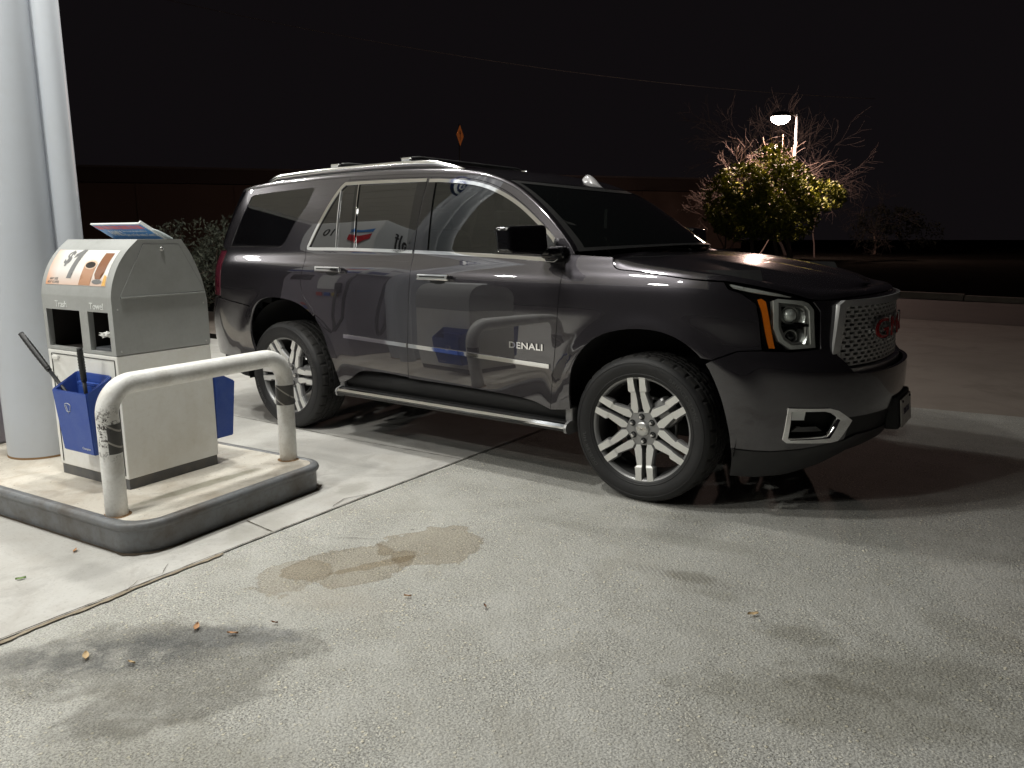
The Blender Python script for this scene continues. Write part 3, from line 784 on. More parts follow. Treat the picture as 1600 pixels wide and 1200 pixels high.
    rimface=k.build("spoke_set",[MACH,RIMGREY],rim,fix=False)
    # outer flange between spokes + hub pad
    k=MB(); k.lathe([(.293,-.122),(.284,-.1195),(.276,-.112),(.272,-.09)],96,'Y'); k.build("rim_flange",RIMGREY,rim,fix=False)
    k=MB()
    hub=[]
    for n in range(12):
        a=PI/2+n*PI/6; r=.092 if n%2==0 else .104
        hub.append((r*math.cos(a-.12),r*math.sin(a-.12))); hub.append((r*math.cos(a+.12),r*math.sin(a+.12)))
    k.prism(hub,-.088,-.05,lambda x,y,z:(x,z,y)); 
    k.lathe([(.0,-.090),(.050,-.090),(.054,-.0885)],48,'Y'); k.build("hub_plate",RIMGREY,rim)
    k=MB(); k.lathe([(0,-.1035),(.027,-.1030),(.036,-.1010),(.040,-.097),(.040,-.086)],40,'Y'); cap=k.build("centre_cap",SATIN,rim)
    def cx_(x,y,z): return (x,-.1035-z,y)
    if sg>0:
        cr_=math.cos(rot); sr_=math.sin(rot)
        text_mesh("cap_lettering","GMC",.024,CHROME,cap,lambda x,y,z:((x*cr_+y*-sr_),-.1035-z,(x*sr_+y*cr_)),extrude=.0015,offset=.0006,sx=1.1)
    for n in range(6):
        a=PI/2+n*PI/3; k=MB(); c=(.0665*math.cos(a),0,.0665*math.sin(a))
        k.lathe([(0,-.112),(.006,-.1115),(.0105,-.107),(.0115,-.098),(.0115,-.086)],6,'Y',c,sm=False); k.build("lug_nut",CHROME,rim)
        k=MB(); k.lathe([(.012,-.0915),(.0175,-.0915)],20,'Y',c); k.build("lug_well",DARKVOID,rim)
    k=MB(); k.box((.12 if cx==0 else .14,-.02,.08),(.10,.09,.16),bev=.02,rot=Matrix.Rotation(-.6,3,'Y')); k.build("brake_caliper",RIMGREY,wheel)
    k=MB(); k.lathe([(.05,-.015),(.165,-.015),(.165,.01),(.05,.01)],48,'Y'); k.build("brake_disc",SATIN,wheel)
    return wheel
SIDEW=mat("sidewall_lettering",(.055,.055,.055),.5)
for cx_w in (0,-2.946):
    make_wheel(cx_w, 1, math.radians(-7 if cx_w==0 else 28)); make_wheel(cx_w,-1,.4)

# mirrors
for sg in (1,-1):
    k=MB(); bm=bmesh.new(); bmesh.ops.create_cube(bm,size=1)
    bmesh.ops.scale(bm,vec=(.135,.320,.165),verts=bm.verts)
    bmesh.ops.bevel(bm,geom=bm.edges[:],offset=.030,segments=5,affect='EDGES',profile=.6)
    V=[]
    for q in bm.verts:
        x,y,z=q.co; t=(y/.320+.5) # 1 near body
        x*= .72+.28*t if True else 1
        z2=z*(.86+.14*t) ; x2=x+.018*(t-.5)+ (z+.075)*-.10
        V.append((-.625+x2,(-1.200+y)*sg,1.415+z2))
    f=[tuple(q.index for q in fc.verts) for fc in bm.faces]; bm.free(); k.add(V,f,0,True)
    mr=k.build("side_mirror",GLOSSBLK,suv)
    k=MB(); k.box((-.585,-1.01*sg,1.352),(.12,.16,.045),bev=.015); k.box((-.575,-.955*sg,1.345),(.16,.05,.07),bev=.015); k.build("mirror_arm",GLOSSBLK,mr)
    k=MB(); k.box((-.634,-1.20*sg,1.351),(.10,.22,.008),bev=.003); k.build("mirror_trim",CHROME,mr)
    k=MB(); k.box((-.698,-1.19*sg,1.425),(.006,.235,.112),bev=.002); k.build("mirror_glass",CHROME,mr)
# roof rails and crossbars
RAIL=mat("bright_rail",(.86,.86,.85),.16,1.)
for sg in (1,-1):
    k=MB(); pts=[]; rs=[]
    for x in np.linspace(-3.42,-1.36,40):
        t=min(1,(x+3.42)/.16,( -1.36-x)/.30); t=max(0,t); e=t**.6
        zr=float(rc_x(x))-.045; pts.append((x,-(.700)*sg,zr+.062*e-.012)); rs.append(.013+.010*e)
    k.tube(pts,rs,12); rl_=k.build("roof_rail",RAIL,suv)
    k=MB(); n=len(pts); V=[]
    for p in pts[2:-2]: V+=[(p[0],p[1]-.012,p[2]),(p[0],p[1]+.012,p[2]),(p[0],p[1]+.014,p[2]-.07),(p[0],p[1]-.014,p[2]-.07)]
    f=[]
    for i in range(len(pts)-5): 
        for j in (1,3): f.append((i*4+j,i*4+(j+1)%4,(i+1)*4+(j+1)%4,(i+1)*4+j))
    k.add(V,f); k.build("rail_skirt",BLK,rl_)
for xb in (-2.62,-1.92):
    k=MB(); pts=[];
    for y in np.linspace(-.69,.69,24):
        e=min(1,(.69-abs(y))/.07); pts.append((xb,y,float(rc_x(xb))-.005+.058*e**.7))
    k.tube(pts,.016,10); cb=k.build("crossbar",BLK,suv)
    for sg in (1,-1):
        k=MB(); k.box((xb,-.685*sg,float(rc_x(xb))+.030),(.10,.05,.045),bev=.014); k.build("crossbar_foot",RAIL,cb)
# antenna fin
k=MB(); V=[];f=[]
xs=np.linspace(0,1,9); hs=[0,.010,.026,.044,.056,.062,.058,.036,0]
for i,(t,h) in enumerate(zip(xs,hs)):
    wdt=.022*math.sin(PI*min(1,max(.05,t*.9+.1)))+.006
    for (yy,hh) in ((-wdt,0),(-wdt*.5,h*.7),(0,h),(wdt*.5,h*.7),(wdt,0)): V.append((-.78-.19*t,yy*1.0,1.738+.062*t+hh))
k.add(V,grid_faces(9,5),0,True); k.build("roof_antenna",mat("pearl_grey",(.45,.44,.45),.2,.2,Coat_Weight=1.),suv)
# cowl, wipers, cabin
k=MB(); V=[]; 
for x in np.linspace(-.50,-.16,4):
    for y in np.linspace(-.90,.90,13): V.append((x+.28*(1-(y/.9)**2)-.02,y,1.318-.01*(y/.9)**2))
k.add(V,grid_faces(4,13),0,True); k.build("cowl",BLK,suv)
for (y0,y1) in ((.62,-.05),(-.10,-.68)):
    k=MB(); bul_=lambda y: -.455+.36*(1-(y/.92)**2)
    k.tube([(bul_(y0)-.02,y0,1.345),(bul_((y0+y1)/2)-.045,(y0+y1)/2,1.372),(bul_(y1)-.075,y1,1.392)],.008,8)
    k.tube([(bul_(y0)-.03,y0,1.335),(bul_(y0)-.02,y0,1.355)],.016,10); k.build("wiper",BLK,suv)
k=MB(); k.box((-.55,0,1.22),(.55,1.66,.16),bev=.05); k.box((-.80,0,1.10),(.20,1.6,.30),bev=.05); k.build("dashboard",INTER,suv)
for y in (-.42,.42):
    k=MB(); k.box((-1.55,y,.85),(.55,.52,.16),bev=.05); k.box((-1.80,y,1.18),(.14,.50,.62),bev=.06,rot=Matrix.Rotation(-.2,3,'Y')); k.box((-1.90,y,1.55),(.09,.27,.17),bev=.035); k.build("front_seat",SEAT,suv)
k=MB(); k.tube([Vector((-.98,.42,1.17))+Vector((.07*math.sin(t)*-1,.185*math.cos(t),.175*math.sin(t))) for t in np.linspace(0,2*PI,33)[:-1]],.014,8,closed=True); k.box((-.93,.42,1.16),(.06,.14,.10),bev=.02); k.build("steering_wheel",INTER,suv)

# ================================================================== ground
def V2(m, lin, name=None): return lin
def blob(m, base, c, r, rot, nz, amt=.55, soft_=.25):
    """irregular patch mask around c (m) with radii r"""
    mp = nd(m,'ShaderNodeMapping'); mp.vector_type='TEXTURE'
    mp.inputs['Location'].default_value=(c[0],c[1],0); mp.inputs['Rotation'].default_value=(0,0,rot); mp.inputs['Scale'].default_value=(r[0],r[1],1)
    lk(m, base, mp.inputs['Vector']); ln=nd(m,'ShaderNodeVectorMath'); ln.operation='LENGTH'; lk(m, mp.outputs[0], ln.inputs[0])
    d = mth(m,'MULTIPLY_ADD', mth(m,'SUBTRACT',nz,.5), amt*2, ln.outputs['Value'])
    return mth(m,'DIVIDE', mth(m,'SUBTRACT',1.0,d), soft_, clamp=True)
def flat_coords(m):
    g = nd(m,'ShaderNodeNewGeometry'); sp=nd(m,'ShaderNodeSeparateXYZ'); lk(m,g.outputs['Position'],sp.inputs[0])
    cb=nd(m,'ShaderNodeCombineXYZ'); lk(m,sp.outputs[0],cb.inputs[0]); lk(m,sp.outputs[1],cb.inputs[1]); return cb.outputs[0]

AGG = mat("worn_aggregate_paving",(.4,.4,.37),.85)
v = flat_coords(AGG)
big = noise(AGG,v,.9,5,.6,.4); med = noise(AGG,v,5,6,.65,.2); fine = noise(AGG,v,140,3,.7); grit=noise(AGG,v,45,4,.7)
vor = nd(AGG,'ShaderNodeTexVoronoi'); vor.inputs['Scale'].default_value=95; lk(AGG,v,vor.inputs['Vector'])
vor2 = nd(AGG,'ShaderNodeTexVoronoi'); vor2.inputs['Scale'].default_value=38; lk(AGG,v,vor2.inputs['Vector'])
c = ramp(AGG,big,[(.25,(.46,.455,.42)),(.5,(.53,.525,.49)),(.78,(.60,.595,.565))])
c = mixc(AGG,ramp(AGG,med,[(.40,0.),(.70,.50)]),c,(.40,.387,.345))
patchy = noise(AGG,v,2.1,5,.6,.8); clump = ramp(AGG,patchy,[(.36,.25),(.62,1.)])
c = mixc(AGG,mth(AGG,'MULTIPLY',ramp(AGG,fine,[(.40,.85),(.54,0.)]),mth(AGG,'MULTIPLY_ADD',clump,.6,.40)),c,(.13,.127,.113))
c = mixc(AGG,mth(AGG,'MULTIPLY',ramp(AGG,grit,[(.36,.65),(.48,0.)]),clump),c,(.25,.245,.225))
smear = noise(AGG,v,1.3,7,.7,1.6)
c = mixc(AGG,ramp(AGG,smear,[(.54,0.),(.70,.30)]),c,(.62,.615,.58))
c = mixc(AGG,ramp(AGG,noise(AGG,v,1.7,7,.7,2.2),[(.54,0.),(.68,.50)]),c,(.34,.325,.285))
tuft = noise(AGG,v,6.5,6,.7,.5)
c = mixc(AGG,ramp(AGG,tuft,[(.60,0.),(.72,.35)]),c,(.36,.35,.32))
def stones(scale,lo_,size,colr,pick,amt):
    global c
    vr = nd(AGG,'ShaderNodeTexVoronoi'); vr.inputs['Scale'].default_value=scale; lk(AGG,v,vr.inputs['Vector'])
    sp_ = nd(AGG,'ShaderNodeSeparateColor'); lk(AGG,vr.outputs['Color'],sp_.inputs[0])
    k_ = mth(AGG,'MULTIPLY', ramp(AGG,vr.outputs['Distance'],[(size,1.),(size+.10,0.)]), ramp(AGG,sp_.outputs[pick],[(lo_,0.),(lo_+.03,1.)]))
    k_ = mth(AGG,'MULTIPLY', k_, clump); c = mixc(AGG,mth(AGG,'MULTIPLY',k_,amt),c,colr); return k_
s1=stones(150,.62,.26,(.78,.76,.66),0,.85); s2=stones(85,.78,.24,(.82,.78,.66),1,.9); s3=stones(48,.91,.20,(.82,.77,.62),2,.85); s4=stones(70,.86,.22,(.14,.13,.12),0,.7)
edge_n = noise(AGG,v,4.5,6,.6,.3); edge_f = noise(AGG,v,11,5,.6)
# brown spill: several overlapping dried puddles with darker tide lines
def puddle(cen,rad,ro,amt,colr,rim,nz=None,wob=.8):
    global c
    m0 = blob(AGG,v,cen,rad,ro,nz or edge_n,wob,1.0)
    fill_ = ramp(AGG,m0,[(.0,0.),(.14,1.)]); rimm = mth(AGG,'MULTIPLY',ramp(AGG,m0,[(.02,0.),(.05,1.)]),ramp(AGG,m0,[(.07,1.),(.16,0.)]))
    c = mixc(AGG,mth(AGG,'MULTIPLY',fill_,min(1,amt*1.25)),c,(.70,.62,.50),'MULTIPLY'); c = mixc(AGG,mth(AGG,'MULTIPLY',rimm,rim*1.2),c,(.55,.48,.38),'MULTIPLY')
puddle((-.50,-2.12),(.24,.26),-.3,.50,(.33,.285,.215),.38)
puddle((-.66,-2.48),(.20,.30),-.5,.50,(.31,.265,.195),.38)
puddle((-.80,-2.72),(.16,.18),.2,.38,(.33,.29,.225),.25)
puddle((-.57,-2.40),(.035,.22),-.45,.55,(.20,.165,.11),.15,edge_f)
c = mixc(AGG,mth(AGG,'MULTIPLY',blob(AGG,v,(-.50,-2.75),(.40,.16),.3,edge_n,.8,.8),.22),c,(.42,.36,.28))
# old oil-darkened area near the front left
b2 = mth(AGG,'MAXIMUM', blob(AGG,v,(-.68,-3.42),(.27,.56),-.78,edge_n,.70,.22), blob(AGG,v,(-.40,-3.42),(.22,.48),-.25,edge_n,.70,.20)); b2=mth(AGG,'MULTIPLY',b2,ramp(AGG,edge_f,[(.28,.45),(.55,1.)])); c = mixc(AGG,b2,c,(.60,.595,.58),'MULTIPLY')
gum = nd(AGG,'ShaderNodeTexVoronoi'); gum.inputs['Scale'].default_value=5.5; lk(AGG,v,gum.inputs['Vector']); gs = nd(AGG,'ShaderNodeSeparateColor'); lk(AGG,gum.outputs['Color'],gs.inputs[0])
c = mixc(AGG,mth(AGG,'MULTIPLY',mth(AGG,'MULTIPLY',ramp(AGG,mth(AGG,'ADD',gum.outputs['Distance'],mth(AGG,'MULTIPLY',edge_f,.06)),[(.075,1.),(.10,0.)]),ramp(AGG,gs.outputs[0],[(.70,0.),(.72,1.)])),.5),c,(.16,.155,.145))
ty_ = nd(AGG,'ShaderNodeTexWave'); ty_.inputs['Scale'].default_value=22; ty_.inputs['Distortion'].default_value=1.5; ty_.bands_direction='DIAGONAL'; lk(AGG,v,ty_.inputs['Vector'])
tm = mth(AGG,'MULTIPLY', blob(AGG,v,(.62,-1.74),(.34,.075),.12,edge_f,.7,.5), ramp(AGG,ty_.outputs['Fac'],[(.45,0.),(.6,1.)])); c = mixc(AGG,mth(AGG,'MULTIPLY',tm,.5),c,(.20,.19,.17))
b2d = blob(AGG,v,(-.80,-3.50),(.14,.50),-.85,edge_f,.9,.35); c = mixc(AGG,mth(AGG,'MULTIPLY',b2d,ramp(AGG,edge_f,[(.4,.2),(.56,1.)])),c,(.60,.61,.64),'MULTIPLY')
b2b = blob(AGG,v,(-.62,-3.22),(.09,.34),-.9,edge_f,.9,.3); c = mixc(AGG,b2b,c,(.66,.67,.70),'MULTIPLY')
b2c = blob(AGG,v,(-.10,-3.75),(.40,.30),.4,edge_n,.8,.4); c = mixc(AGG,mth(AGG,'MULTIPLY',b2c,.6),c,(.68,.67,.63),'MULTIPLY')
for cc,rr_,ro,am in (((1.13,-1.97),(.16,.09),.2,.45),((1.5,-2.05),(.42,.16),.5,.40),((.62,-1.72),(.13,.07),.3,.5),((.78,-1.83),(.12,.06),.1,.35),((1.35,-2.35),(.6,.20),.3,.50),((1.6,-2.0),(.7,.35),.3,.25),((.5,-1.35),(.45,.10),.15,.28),((-.1,-1.5),(.30,.07),.1,.25),((.2,-1.1),(.25,.08),.2,.25),((1.7,-1.6),(.3,.14),-.3,.35)):
    bb_=blob(AGG,v,cc,rr_,ro,edge_f,.6,.5); c=mixc(AGG,mth(AGG,'MULTIPLY',bb_,min(1,am*1.5)),c,(.66,.65,.61),'MULTIPLY')
lk(AGG,c,bsdf(AGG).inputs['Base Color'])
hgt = mth(AGG,'ADD', mth(AGG,'MULTIPLY',fine,.6), mth(AGG,'ADD', mth(AGG,'MULTIPLY',grit,.5), mth(AGG,'MULTIPLY',vor.outputs['Distance'],-.5)))
bump(AGG,mth(AGG,'ADD',hgt,mth(AGG,'ADD',s2,s3)),.8,.007)

def concrete(name, lo, mid, hi, stain, sc=1.):
    m = mat(name,mid,.8); v=flat_coords(m); a=noise(m,v,.8*sc,6,.6,.5); b_=noise(m,v,3.5*sc,7,.65,.6); f=noise(m,v,60,4,.7); g=noise(m,v,1.7*sc,8,.7,1.2)
    c=ramp(m,a,[(.3,lo),(.52,mid),(.75,hi)]); c=mixc(m,ramp(m,b_,[(.47,0.),(.68,.55)]),c,stain)
    c=mixc(m,ramp(m,g,[(.56,0.),(.64,.28)]),c,(stain[0]*.6,stain[1]*.6,stain[2]*.62))
    c=mixc(m,ramp(m,f,[(.30,.35),(.45,0.)]),c,(.22,.21,.19))
    lk(m,c,bsdf(m).inputs['Base Color']); bump(m,mth(m,'ADD',f,b_),.22,.005); return m,v,c,g
CONC,cv,cc_,cg = concrete("pale_slab_concrete",(.43,.42,.395),(.52,.51,.48),(.58,.57,.545),(.40,.375,.34))
for c0,rr_,ro,am,colr in (((-1.55,-3.20),(.35,.12),.1,.35,(.28,.27,.25)),((-1.36,-2.45),(.13,.30),0,.35,(.30,.29,.25)),((-2.1,-1.1),(.5,.18),.3,.3,(.30,.29,.28)),((-1.45,-1.75),(.10,.14),0,.5,(.24,.23,.20))):
    n4=noise(CONC,cv,7,5,.6); bb_=blob(CONC,cv,c0,rr_,ro,n4,.8,.5); cc_=mixc(CONC,mth(CONC,'MULTIPLY',bb_,am),cc_,colr)
lk(CONC,cc_,bsdf(CONC).inputs['Base Color'])
ISL,_,ic,_ = concrete("island_top_concrete",(.50,.46,.39),(.60,.56,.49),(.66,.63,.56),(.40,.33,.25),1.8)
iv=flat_coords(ISL); n5=noise(ISL,iv,9,5,.65)
wet=blob(ISL,iv,(-1.80,-2.45),(.045,.42),.03,n5,.5,.3); ic=mixc(ISL,mth(ISL,'MULTIPLY',wet,.55),ic,(.20,.19,.12))
pk=nd(ISL,'ShaderNodeTexVoronoi'); pk.inputs['Scale'].default_value=14; lk(ISL,iv,pk.inputs['Vector']); 
ic=mixc(ISL,ramp(ISL,pk.outputs['Distance'],[(.05,.8),(.075,0.)]),ic,(.12,.10,.08)); lk(ISL,ic,bsdf(ISL).inputs['Base Color'])
ASPH,_,_,_ = concrete("brown_grey_asphalt",(.25,.215,.18),(.32,.275,.235),(.38,.33,.28),(.21,.18,.15),.5)
ASPH2,_,_,_ = concrete("dark_lane_asphalt",(.06,.048,.040),(.085,.068,.057),(.11,.088,.074),(.045,.038,.034),.5)
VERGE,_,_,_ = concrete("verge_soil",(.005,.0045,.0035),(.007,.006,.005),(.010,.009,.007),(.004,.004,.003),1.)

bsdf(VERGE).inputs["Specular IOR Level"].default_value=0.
def sheet(name, poly, z, m):
    k=MB(); k.add([(x,y,z) for x,y in poly],[tuple(range(len(poly)))]); o=k.build(name,m,fix=False); o["kind"]="structure"; return o
jx=lambda y: -1.315+.012*(y+1.4)**2*-.0 + (.155 if False else 0)+ (-1.16+1.315)*max(0,(-1.9-y)/1.8)**1.3
jl=[(jx(y),y) for y in np.linspace(-12,2.38,40)]
jl=[(-1.30-.038*(y+1.4) if y<-1.9 else -1.281-.012*(y+1.9),y) for y in np.linspace(-12,2.38,60)]
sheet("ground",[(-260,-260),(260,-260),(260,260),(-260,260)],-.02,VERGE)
far=lambda x: 2.47+.135*(x-.75)
sheet("paving",[(-1.6,-40),(60,-40),(60,far(60)),(-1.6,far(-1.6))],0.,AGG)
sheet("pump_pad",[(-40,-40)]+[(p[0]-(.0),p[1]) for p in [(jl[0][0],-40)]+jl]+[(jl[-1][0],far(jl[-1][0])+.001),(-40,far(-40)+3)],.004,CONC)
sheet("road",[(-60,far(-1.6)+.05),(-1.6,far(-1.6)),(60,far(60)),(60,10.2-.14*60),(-60,10.2+.14*60)],.0,ASPH)
sheet("far_lane",[(-60,10.2+.14*60-.02),(60,10.2-.14*60-.02),(60,15.1-.16*60),(-60,15.1+.16*60)],.004,ASPH2)
KERB=worn("kerb_concrete",(.13,.105,.08),(.07,.055,.045),.8,.5,3)
k=MB(); a=Vector((-60,15.1+.16*60,0)); b_=Vector((60,15.1-.16*60,0)); n_k=40
for i in range(n_k):
    p=a.lerp(b_,i/n_k); q=a.lerp(b_,(i+.992)/n_k); d=Vector((.158,.987,0)); h=.13+.015*math.sin(i*2.1)
    k.add([p,q,q+d*.16,p+d*.16,p+Vector((0,0,h)),q+Vector((0,0,h)),q+d*.16+Vector((0,0,h)),p+d*.16+Vector((0,0,h))],[(0,1,5,4),(4,5,6,7),(1,2,6,5),(0,4,7,3)])
o=k.build("kerb",KERB); o["kind"]="structure"
# bank beyond the kerb
k=MB(); rows=[]; nx=80
for j,(dd,hh) in enumerate(((.15,.12),(.6,.20),(2.0,.34),(6,.35),(60,.40))):
    for i in range(nx+1):
        p=a.lerp(b_,i/nx)+Vector((.158,.987,0))*dd; rows.append((p.x,p.y,hh+ (rng.random()*.07 if 0<j<4 else 0)))
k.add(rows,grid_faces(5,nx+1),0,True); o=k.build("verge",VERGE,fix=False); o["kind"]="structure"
# joints and cracks: thin dark irregular ribbons
JOINT=worn("joint_filler",(.055,.048,.038),(.16,.13,.085),.9,.8,25)
def ribbon(name,pts,w_,z,jit=.004,m=JOINT):
    P=[]; 
    pts=[Vector((p[0],p[1],0)) for p in pts]
    for a,b_ in zip(pts[:-1],pts[1:]):
        n=max(1,int((b_-a).length/.03)); P+= [a.lerp(b_,i/n) for i in range(n)]
    P.append(pts[-1]); V=[]
    off=0
    for i,p in enumerate(P):
        t=(P[min(i+1,len(P)-1)]-P[max(i-1,0)]).normalized(); nn=Vector((-t.y,t.x,0)); off=off*.8+random.uniform(-jit,jit); ww=w_*(.6+.8*random.random())/2
        V+=[tuple(p+nn*(off+ww)+Vector((0,0,z))),tuple(p+nn*(off-ww)+Vector((0,0,z)))]
    k=MB(); k.add(V,grid_faces(len(P),2)); o=k.build(name,m,fix=False); o["kind"]="structure"; return o
FILL=worn("joint_sand",(.34,.29,.22),(.14,.11,.07),.9,.7,18)
ribbon("joint_filler",[(p[0]+.016,p[1]) for p in jl if p[1]<-2.5],.020,.0065,.004,FILL)
ribbon("pavement_joint",jl,.006,.0085,.0010)
ribbon("pavement_joint",[(-1.50,-2.42),(-1.27,-2.44)],.006,.008,.002)
ribbon("pavement_joint",[(-14,-1.2),(-2.2,-.98),(-1.31,-.92)],.005,.008,.001)
ribbon("pavement_crack",[(-1.30,-2.02),(-1.345,-1.90),(-1.288,-1.76)],.004,.008,.003)
ribbon("pavement_crack",[(-1.33,-2.95),(-1.25,-3.02),(-1.27,-3.12),(-1.22,-3.2)],.0025,.008,.004)
ribbon("pavement_crack",[(-.98,-2.32),(-.85,-2.24),(-.78,-2.20)],.0025,.004,.004)
0 and ribbon("pavement_crack",[(1.0,-1.86),(1.25,-1.83),(1.55,-1.86),(1.9,-1.84)],.003,.004,.003)

# ================================================================== pump island
IO=Vector((-1.490,-2.995,0)); IA=math.radians(5.5)
island=empty("pump_island",IO,IA,"raised concrete pump island with grey steel edging","traffic island")
def rrect(x0,x1,y0,y1,rs,n=10):
    P=[]
    for (cx_,cy_,a0,r) in ((x1-rs[0],y0+rs[0],-PI/2,rs[0]),(x1-rs[1],y1-rs[1],0,rs[1]),(x0+rs[2],y1-rs[2],PI/2,rs[2]),(x0+rs[2],y0+rs[2],PI,rs[2])):
        for i in range(n+1): a=a0+PI/2*i/n; P.append((cx_+r*math.cos(a),cy_+r*math.sin(a)))
    return P
IP=rrect(-13,0,0,1.20,(.17,.12,.15))
STEEL=worn("grey_kerb_paint",(.175,.185,.195),(.085,.062,.042),.40,.85,5,bmp=.2)
k=MB(); n=len(IP); prof=[(.004,-.02),(.0,.0),(0.,.105),(-.004,.112),(-.013,.118),(-.017,.130),(-.013,.145),(-.002,.153),(.012,.156),(.030,.154),(.034,.150)]
V=[]
for off_,z in prof:
    q=inset(IP,off_); V+=[(x,y,z) for x,y in q]
f=[]
for j in range(len(prof)-1):
    for i in range(n): f.append((j*n+i,j*n+(i+1)%n,(j+1)*n+(i+1)%n,(j+1)*n+i))
k.add(V,f,0,True); k.build("steel_edging",STEEL,island)
k=MB(); q=inset(IP,.030); k.add([(x,y,.1515) for x,y in q],[tuple(range(n))]); k.build("island_top",ISL,island,fix=False)
KERB_FOOT=mat("kerb_foot_brown",(.06,.045,.03),.95)  # dark brown strip around the foot of the steel edging
k=MB(); q0=inset(IP,-.002); q1=[(x+(.012+.012*random.random())*(1 if x>-.3 else .3),y-(.006+.02*random.random())*(1 if y<.3 else -1)) for x,y in q0]
k.add([(x,y,.0075) for x,y in q0]+[(x,y,.0075) for x,y in q1],[(i,(i+1)%n,n+(i+1)%n,n+i) for i in range(n)]); k.build("kerb_foot_strip",KERB_FOOT,island,fix=False)

# ---- U-shaped guard rail
A=Vector((-1.735,-2.951,.15)); B=Vector((-1.822,-1.885,.15))
WHITEP=worn("chipped_white_paint",(.88,.88,.86),(.33,.28,.21),.42,.42,8,bmp=.3)
# black chips where the paint is knocked off
vv=coords(WHITEP); ch=noise(WHITEP,vv,38,5,.7); geo=nd(WHITEP,'ShaderNodeNewGeometry'); sp=nd(WHITEP,'ShaderNodeSeparateXYZ'); lk(WHITEP,geo.outputs['Position'],sp.inputs[0])
zone=mth(WHITEP,'MULTIPLY',ramp(WHITEP,sp.outputs[2],[(.40,0.),(.50,1.)]),ramp(WHITEP,sp.outputs[2],[(.62,1.),(.70,0.)]))
spx=nd(WHITEP,'ShaderNodeSeparateXYZ'); lk(WHITEP,vv,spx.inputs[0]); zone=mth(WHITEP,'MULTIPLY',zone,ramp(WHITEP,mth(WHITEP,'ADD',spx.outputs[0],.8),[(.25,1.),(.30,.12)])); chip=mth(WHITEP,'MULTIPLY',ramp(WHITEP,mth(WHITEP,'ADD',mth(WHITEP,'MULTIPLY',ch,.6),mth(WHITEP,'MULTIPLY',noise(WHITEP,vv,120,4,.7),.4)),[(.515,0.),(.545,1.)]),zone); chip2=ramp(WHITEP,ch,[(.735,0.),(.75,1.)])
old=bsdf(WHITEP).inputs['Base Color'].links[0].from_socket
lk(WHITEP,mixc(WHITEP,mth(WHITEP,'MAXIMUM',chip,chip2),old,(.07,.06,.055)),bsdf(WHITEP).inputs['Base Color'])
rail=empty("guard_rail",(A+B)/2-Vector((0,0,0)),math.atan2((B-A).y,(B-A).x),"white painted U-shaped steel pipe guard rail on the corner of the pump island","guard rail")
Lr=(B-A).length; rb_=.135; H=.615; pts=[(-Lr/2,0,-.02),(-Lr/2,0,.2),(-Lr/2,0,H-rb_)]
pts+=[(-Lr/2+rb_-rb_*math.cos(t),0,H-rb_+rb_*math.sin(t)) for t in np.linspace(.12,PI/2,12)]
pts+=[(x,0,H) for x in np.linspace(-Lr/2+rb_+.05,Lr/2-rb_-.05,8)]
pts+=[(Lr/2-rb_+rb_*math.sin(t),0,H-rb_+rb_*math.cos(t)) for t in np.linspace(0,PI/2-.12,12)]
pts+=[(Lr/2,0,H-rb_),(Lr/2,0,.2),(Lr/2,0,-.02)]
k=MB(); k.tube(pts,.0495,32); k.build("rail_pipe",WHITEP,rail)
TAPE=mat("worn_reflective_tape",(.085,.083,.08),.55)
tv=coords(TAPE); sx=nd(TAPE,'ShaderNodeSeparateXYZ'); lk(TAPE,tv,sx.inputs[0])
g_=mth(TAPE,'FRACT',mth(TAPE,'ADD',mth(TAPE,'MULTIPLY',sx.outputs[2],13.),mth(TAPE,'MULTIPLY',mth(TAPE,'ADD',sx.outputs[0],mth(TAPE,'MULTIPLY',sx.outputs[1],-1.)),7.)))
tn=noise(TAPE,tv,30,5,.7); msk=mth(TAPE,'MULTIPLY',ramp(TAPE,g_,[(.10,1.),(.14,0.)]),1.)
tc=mixc(TAPE,msk,(.085,.083,.08),(.42,.40,.37)); tc=mixc(TAPE,ramp(TAPE,tn,[(.56,0.),(.66,.7)]),tc,(.04,.04,.04)); lk(TAPE,tc,bsdf(TAPE).inputs['Base Color'])
for xx,z0,z1,a0,a1 in ((-Lr/2,.305,.445,-PI*.22,PI*.95),(Lr/2,.335,.450,-PI*.95,PI*.55)):
    k=MB(); k.lathe([(.0508,z0),(.0508,z1)],40,'Z',(xx,0,0),a0=a0-PI/2,a1=a1-PI/2); k.build("reflective_tape",TAPE,rail,fix=False)
RUST=mat("rust_ring",(.22,.13,.06),.9)
for xx in (-Lr/2,Lr/2):
    k=MB(); k.lathe([(.049,.006),(.054,.004),(.063,.0022)],32,'Z',(xx,0,0)); k.build("base_ring",RUST,rail)

# ---- litter bin / towel cabinet
BC=Vector((-2.029,-2.729,.1515)); bin_=empty("service_bin",BC,math.radians(4.5),"grey and white forecourt bin with trash and towel slots","litter bin")
ZB=-.1515
GREYP=worn("grey_bin_paint",(.40,.41,.40),(.18,.17,.15),.42,.25,5,bmp=.06)
WHITEB=worn("white_bin_paint",(.90,.90,.87),(.62,.57,.46),.38,.35,4,bmp=.05)
PLINTH=worn("plinth_rubber",(.12,.122,.125),(.22,.20,.17),.7,.5,14)
W_,D_=.622,.556
k=MB(); k.box((-W_/2,D_/2,.027),(W_-.014,D_-.014,.054)); k.build("plinth",PLINTH,bin_)
k=MB()
zb0,zb1=.056,.698
k.box((-W_/2,D_/2,(zb0+zb1)/2),(W_,D_,zb1-zb0),bev=.006); body=k.build("cabinet",WHITEB,bin_)
SEAMM=mat("shadow_gap",(.03,.03,.03),.8)
k=MB(); 
for xx in (-.585,-.020): k.box((xx,-.0022,.375),(.0035,.003,.60))
